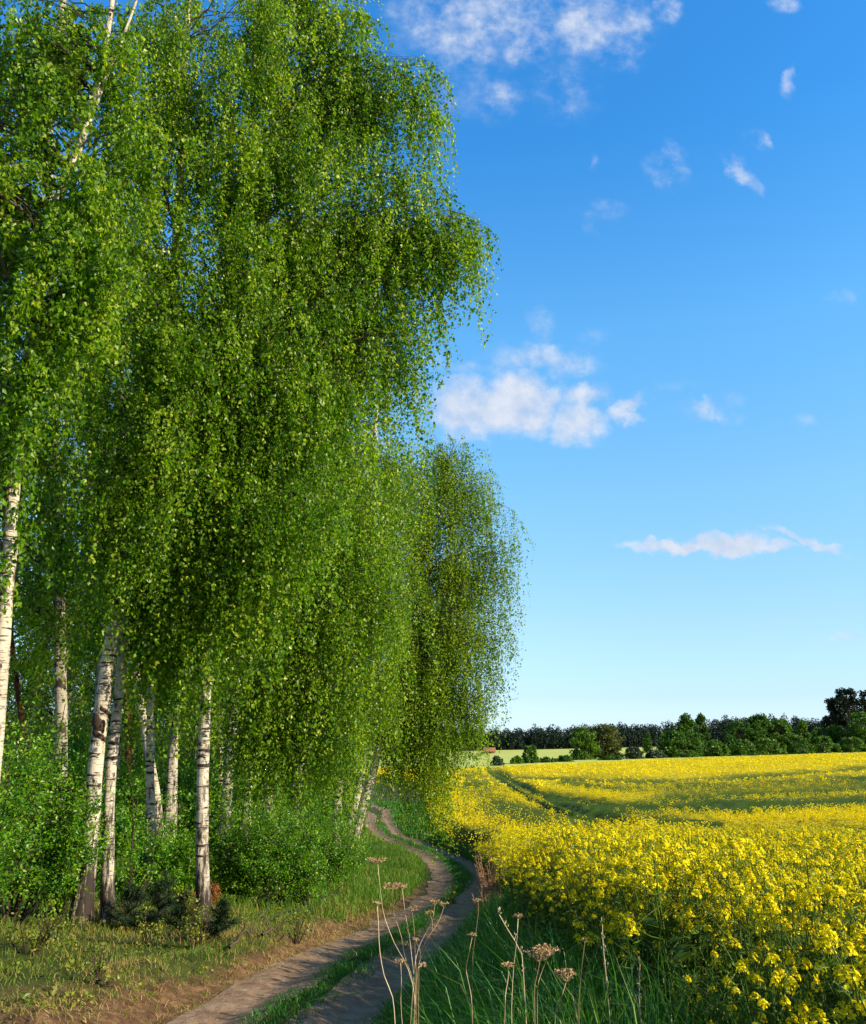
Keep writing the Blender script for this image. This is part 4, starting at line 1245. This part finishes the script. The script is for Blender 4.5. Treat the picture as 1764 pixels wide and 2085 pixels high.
def dock(label, px, py, h, rad, n, seed):
    rng = np.random.default_rng(seed)
    g = ground_at(px, py, 0, terrain)
    base = np.array((g[0], g[1], float(terrain(g[0], g[1]))))
    root = empty('dry_dock_plant', base)
    a = rng.uniform(0, 6.28, n); r = rad * np.sqrt(rng.random(n))
    st = base + np.stack((np.cos(a) * r, np.sin(a) * r, 0 * a), 1) * .6
    en = base + np.stack((np.cos(a) * r * 1.5 + rng.normal(size=n) * .05, np.sin(a) * r * 1.5, h * rng.uniform(.55, 1.05, n)), 1)
    t = np.linspace(0, 1, 5)[None, :, None]
    P = st[:, None] * (1 - t) + en[:, None] * t
    sm_, hd = MB(), MB()
    tubes(sm_, P, np.broadcast_to(np.linspace(.0045, .002, 5), (n, 5)), 4, 0, rng.uniform(.2, .9, n))
    per = 45
    u = rng.uniform(.45, 1, (n, per))[..., None]
    q = (st[:, None] * (1 - u) + en[:, None] * u).reshape(-1, 3) + rng.normal(size=(n * per, 3)) * .018
    leaves(hd, q, rng.normal(size=q.shape) + np.array((0, 0, .8)), .022, .008, rng, 0, np.clip(rng.normal(.5, .25, len(q)), 0, 1))
    sm_.build('stems', M['dock'], root, base)
    hd.build('seed_heads', M['dock'], root, base)
    tag(root, label, 'dry plant', 'dry reddish dock plants by the track')
dock('tall clump of dry reddish brown stems between the right rut and the field corner', 1010, 1856, .80, .26, 46, 731)
dock('low rusty dock stalk below the tall brown clump', 985, 1880, .45, .10, 9, 732)
shrub('thin young weed growing at the inner edge of the right rut', 925, 1845, .55, .16, 90, 741, .04, mat='yellow_leaf', stems=4, name='sapling', group=G5)

# ------------------------------------------------------------------ far side of the valley
mb = MB()                          # pale cereal field behind the rape
xs = np.linspace(-30, 420, 70)
rows = np.linspace(0, 1, 24)
yb = np.interp(xs, BACKX, BACKY) + 1.5
yy = yb[None] + rows[:, None] * (345 - yb)[None]
xx = np.broadcast_to(xs[None], yy.shape)
zz = terrain(xx, yy) + .75
i2 = np.arange(xx.size).reshape(xx.shape)
f = np.stack((i2[:-1, :-1], i2[:-1, 1:], i2[1:, 1:], i2[1:, :-1]), -1).reshape(-1, 4)
mb.add(np.stack((xx, yy, zz), -1).reshape(-1, 3), f, 0, .5, True)
tag(mb.build('barley_field', M['barley']), 'pale green cereal field between the rapeseed and the dark forest', kind='structure')

def far_tree(name, label, px, top_py, Y, wpx, mat, seed, n=5200, shape='round', group=None, low=.12, leaf=.28, cat='tree', trunks=1):
    rng = np.random.default_rng(seed)
    d = at_y(px, 1535, Y)
    x = d[0]
    z = float(terrain(x, Y))
    top = at_y(px, top_py, Y)[2]
    h = top - z
    rad = wpx / 2 * Y / CP / F_PX
    base = np.array((x, Y, z))
    root = empty(name, base)
    tm, cm = MB(), MB()
    t = np.linspace(0, 1, 8)[:, None]
    for k in range(trunks):
        o = np.array((rng.normal() * rad * .35 * (trunks > 1), rng.normal() * .3, 0))
        T = base + o * np.array((.4, 1, 1)) + t * np.array((o[0] * .6, 0, h * .8)) - np.array((0, 0, .2))
        tubes(tm, T[None], (h * .02 * (1 - .8 * t[:, 0]))[None], 7)
    cl, qs = int(46 + rad * 12), []
    for k in range(cl):
        u = rng.random()
        if shape == 'round': prof = math.sqrt(max(0, 1 - (2 * u - .85) ** 2 / 1.4)) if u > .03 else .5
        elif shape == 'tall': prof = (1 - u) ** .55 * (.55 + .45 * min(1, u * 6))
        else: prof = .35 + .65 * math.sin(min(1, u * 1.15) * math.pi * .9)
        a = rng.uniform(0, 6.28)
        rr = rad * prof * math.sqrt(rng.random()) * .86
        c = base + np.array((math.cos(a) * rr, math.sin(a) * rr, h * (low + (1 - low) * u * .94)))
        s = rng.uniform(.14, .27) * min(rad, h * .5) * (1 - .45 * u)
        pts = norm(rng.normal(size=(n // cl, 3))) * (rng.random((n // cl, 1)) ** .4) * s * np.array((1.15, 1.15, .8)) * 1.5
        qs.append(c + pts)
        b0 = base + np.array((0, 0, h * (low * .6 + .7 * low * u + .5 * u)))
        tubes(tm, (b0 * (1 - t) + c * t)[None], np.linspace(.05, .015, 8)[None] * max(.5, h / 8), 4)
    q = np.concatenate(qs)
    q = q[q[:, 2] > z + .05]
    lf = leaf * rng.uniform(.6, 1.3, len(q))
    leaves(cm, q, rng.normal(size=q.shape), lf, lf * .75, rng, 0, np.clip(rng.normal(.3 + .4 * rng.random(), .22, len(q)), 0, 1))
    tm.build('trunk', M['twig'], root, base)
    cm.build('crown', M[mat], root, base)
    tag(root, label, cat, group)
G6 = 'trees and bushes of the far hedge'
FT = [('field_tree', 'broad olive crowned tree in the far hedge with a thin twiggy top', 1232, 1474, 150, 78, 'olive_leaf', 'round', 6500, .14, 2),
      ('field_tree', 'dark green tree adjoining the broad olive tree on its left', 1190, 1480, 147, 60, 'hedge_leaf', 'round', 5000, .06, 1),
      ('field_tree', 'tall ragged tree with two feathery tops, tallest in the middle of the hedge', 1402, 1452, 152, 72, 'hedge_leaf', 'tall', 6500, .06, 2),
      ('field_tree', 'slim feathery tree right next to the twin topped tree', 1432, 1450, 156, 48, 'hedge_leaf', 'tall', 4200, .05, 1),
      ('field_tree', 'lower bushy tree at the left side of the twin topped tree', 1372, 1486, 150, 66, 'hedge_leaf', 'round', 4800, .04, 1),
      ('field_tree', 'wide dark leafy tree, left one of the long central hedge group', 1512, 1466, 158, 74, 'hedge_leaf', 'round', 6000, .03, 2),
      ('field_tree', 'highest leafy tree in the long central hedge group with spiky top', 1552, 1452, 160, 70, 'hedge_leaf', 'round', 6000, .03, 1),
      ('field_tree', 'leafy tree in the long central hedge group sloping down to the right', 1595, 1462, 160, 62, 'hedge_leaf', 'round', 5500, .03, 1),
      ('field_tree', 'light green pointed tree at the right of the central hedge group', 1641, 1464, 163, 36, 'hedge_leaf', 'tall', 3200, .03, 1),
      ('field_tree', 'pale round tree beside the pointed light green one', 1670, 1482, 166, 40, 'hedge_leaf', 'round', 3600, .08, 1),
      ('field_tree', 'bushy dark tree in front of the tall pines', 1708, 1476, 166, 56, 'hedge_leaf', 'round', 5000, .02, 1),
      ('field_tree', 'dense green tree at the right edge before the tall pines', 1762, 1448, 163, 60, 'hedge_leaf', 'round', 5500, .02, 1),
      ('field_tree', 'small bright tree standing out against the dark forest', 1321, 1492, 205, 26, 'hedge_leaf', 'tall', 2200, .05, 1)]
for k, (nm, lb, px, tp, Y, w, mt, shp, n, low, tr) in enumerate(FT):
    far_tree(nm, lb, px, tp, Y, w, mt, 800 + k, n, shp, G6, low, .36, trunks=tr)
for k, (lb, px, tp, w) in enumerate([('tall dark pine at the right edge, leftmost of three', 1712, 1418, 54), ('tallest dark pine at the right edge, middle of three', 1738, 1398, 62), ('tall dark pine cut by the right edge, rightmost of three', 1775, 1402, 66)]):
    far_tree('pine_tree', lb, px, tp, 178 + 2 * k, w, 'forest_leaf', 830 + k, 6500, 'mid', 'tall dark pines on the right', .12, .42)
FB = [('grey green round bush alone at the left end of the rapeseed edge', 1014, 1541, 122, 26, 'grey_leaf'), ('squarish dark bush left in the far hedge', 1079, 1517, 132, 34, 'hedge_leaf'),
      ('low dark bush at the left start of the hedge', 1052, 1541, 130, 26, 'hedge_leaf'), ('low dark hedge bush right of the squarish bush', 1115, 1543, 134, 44, 'hedge_leaf'), ('low hedge bush before the dark green tree', 1150, 1540, 136, 44, 'hedge_leaf'),
      ('grey green bush beneath the gap after the olive tree', 1290, 1521, 146, 50, 'grey_leaf'), ('low dark hedge bush under the olive tree', 1245, 1540, 141, 60, 'hedge_leaf'), ('dark bush just left of the twin topped tree', 1335, 1528, 147, 44, 'grey_leaf'),
      ('dark bush below the twin topped tree', 1395, 1528, 149, 60, 'hedge_leaf'), ('dark rounded bush at the gap right of the twin topped tree', 1458, 1508, 152, 54, 'hedge_leaf'), ('dark bush under the left of the central hedge group', 1515, 1506, 153, 70, 'hedge_leaf'),
      ('dark bush under the highest tree of the hedge group', 1570, 1504, 155, 70, 'hedge_leaf'), ('dark bush under the pointed light green tree', 1625, 1500, 158, 70, 'hedge_leaf'), ('dark bush beneath the pale round tree', 1680, 1500, 160, 70, 'hedge_leaf'), ('dark bush at the right edge of the hedge', 1740, 1500, 161, 70, 'hedge_leaf')]
for k, (lb, px, tp, Y, w, mt) in enumerate(FB):
    far_tree('hedge_bush', lb, px, tp, Y, w, mt, 860 + k, 2600, 'round', G6, .02, .34, 'bush')

rng = np.random.default_rng(15)    # the dark forest on the skyline
mb = MB()
for k in range(1000):
    px = rng.uniform(-300, 1950)
    Y = rng.uniform(335, 400)
    sky_py = np.interp(px, [-300, 1010, 1200, 1300, 1440, 1500, 1620, 1700, 1900], [1440, 1488, 1479, 1477, 1467, 1462, 1463, 1468, 1462])
    x = at_y(px, 1500, Y)[0]
    z = float(terrain(x, Y))
    top = at_y(px, sky_py, Y)[2] + rng.normal() * .8 - 1.2 * (rng.random() < .3)
    h = max(5.0, top - z)
    n = 230
    u = rng.random(n) ** 1.1
    rr = (1 - u) ** .5 * (2.0 + rng.random() * 1.2) + .12
    a = rng.uniform(0, 6.28, n)
    q = np.stack((x + np.cos(a) * rr, Y + np.sin(a) * rr, z + h * (.04 + .95 * u)), 1)
    s = rng.uniform(.7, 1.4, n) * (1.25 - .75 * u)
    leaves(mb, q, rng.normal(size=(n, 3)) + np.stack((np.cos(a), np.sin(a), 0 * a), 1) * .7, s, s * .7, rng, 0, np.clip(rng.normal(.45, .2, n) + .15 * rng.normal(), 0, 1))
tag(mb.build('pine_forest', M['forest_leaf']), 'dark pine forest along the whole skyline beyond the fields', 'forest', kind='stuff')

# small barn at the far left end of the valley
c = at_y(997, 1541, 250)
x, y = c[0], 250.0
z = float(terrain(x, y)) + .4
base = np.array((x, y, z))
root = empty('farm_barn', base)
mb = MB()
w, d, hh = 1.5, 2.2, 1.0
v = np.array([(-w, -d, 0), (w, -d, 0), (w, d, 0), (-w, d, 0), (-w, -d, hh), (w, -d, hh), (w, d, hh), (-w, d, hh), (0, -d, hh + .75) if False else (-w, 0, hh + .8), (w, 0, hh + .8)]) + base
mb.add(v, [(0, 1, 5, 4), (1, 2, 6, 5), (2, 3, 7, 6), (3, 0, 4, 7)])
mb.f.append((np.array([(5, 6, 9), (7, 4, 8)]), 0, False))
mb.build('wall', M['wall'], root, base)
mb = MB()
for sg in (-1, 1):
    A = np.array([(-w - .2, sg * (d + .3), hh - .12), (w + .2, sg * (d + .3), hh - .12), (w + .2, 0, hh + .84), (-w - .2, 0, hh + .84)]) + base
    B = A + np.array((0, 0, .12))
    mb.add(np.vstack((A, B)), [(0, 1, 2, 3), (4, 5, 6, 7), (0, 1, 5, 4), (1, 2, 6, 5), (3, 0, 4, 7)])
mb.build('roof', M['roof'], root, base)
mb = MB()
v = np.array([(-.4, -d - .03, 0), (.4, -d - .03, 0), (.4, -d - .03, .8), (-.4, -d - .03, .8), (-.4, -d, 0), (.4, -d, 0), (.4, -d, .8), (-.4, -d, .8)]) + base
mb.add(v, [(0, 1, 2, 3), (0, 1, 5, 4), (1, 2, 6, 5), (2, 3, 7, 6), (3, 0, 4, 7)])
mb.build('door', M['twig'], root, base)
tag(root, 'tiny red roofed barn in front of the dark forest beside the weeping birch', 'barn')
print('LEAVES', n_leaf_total)
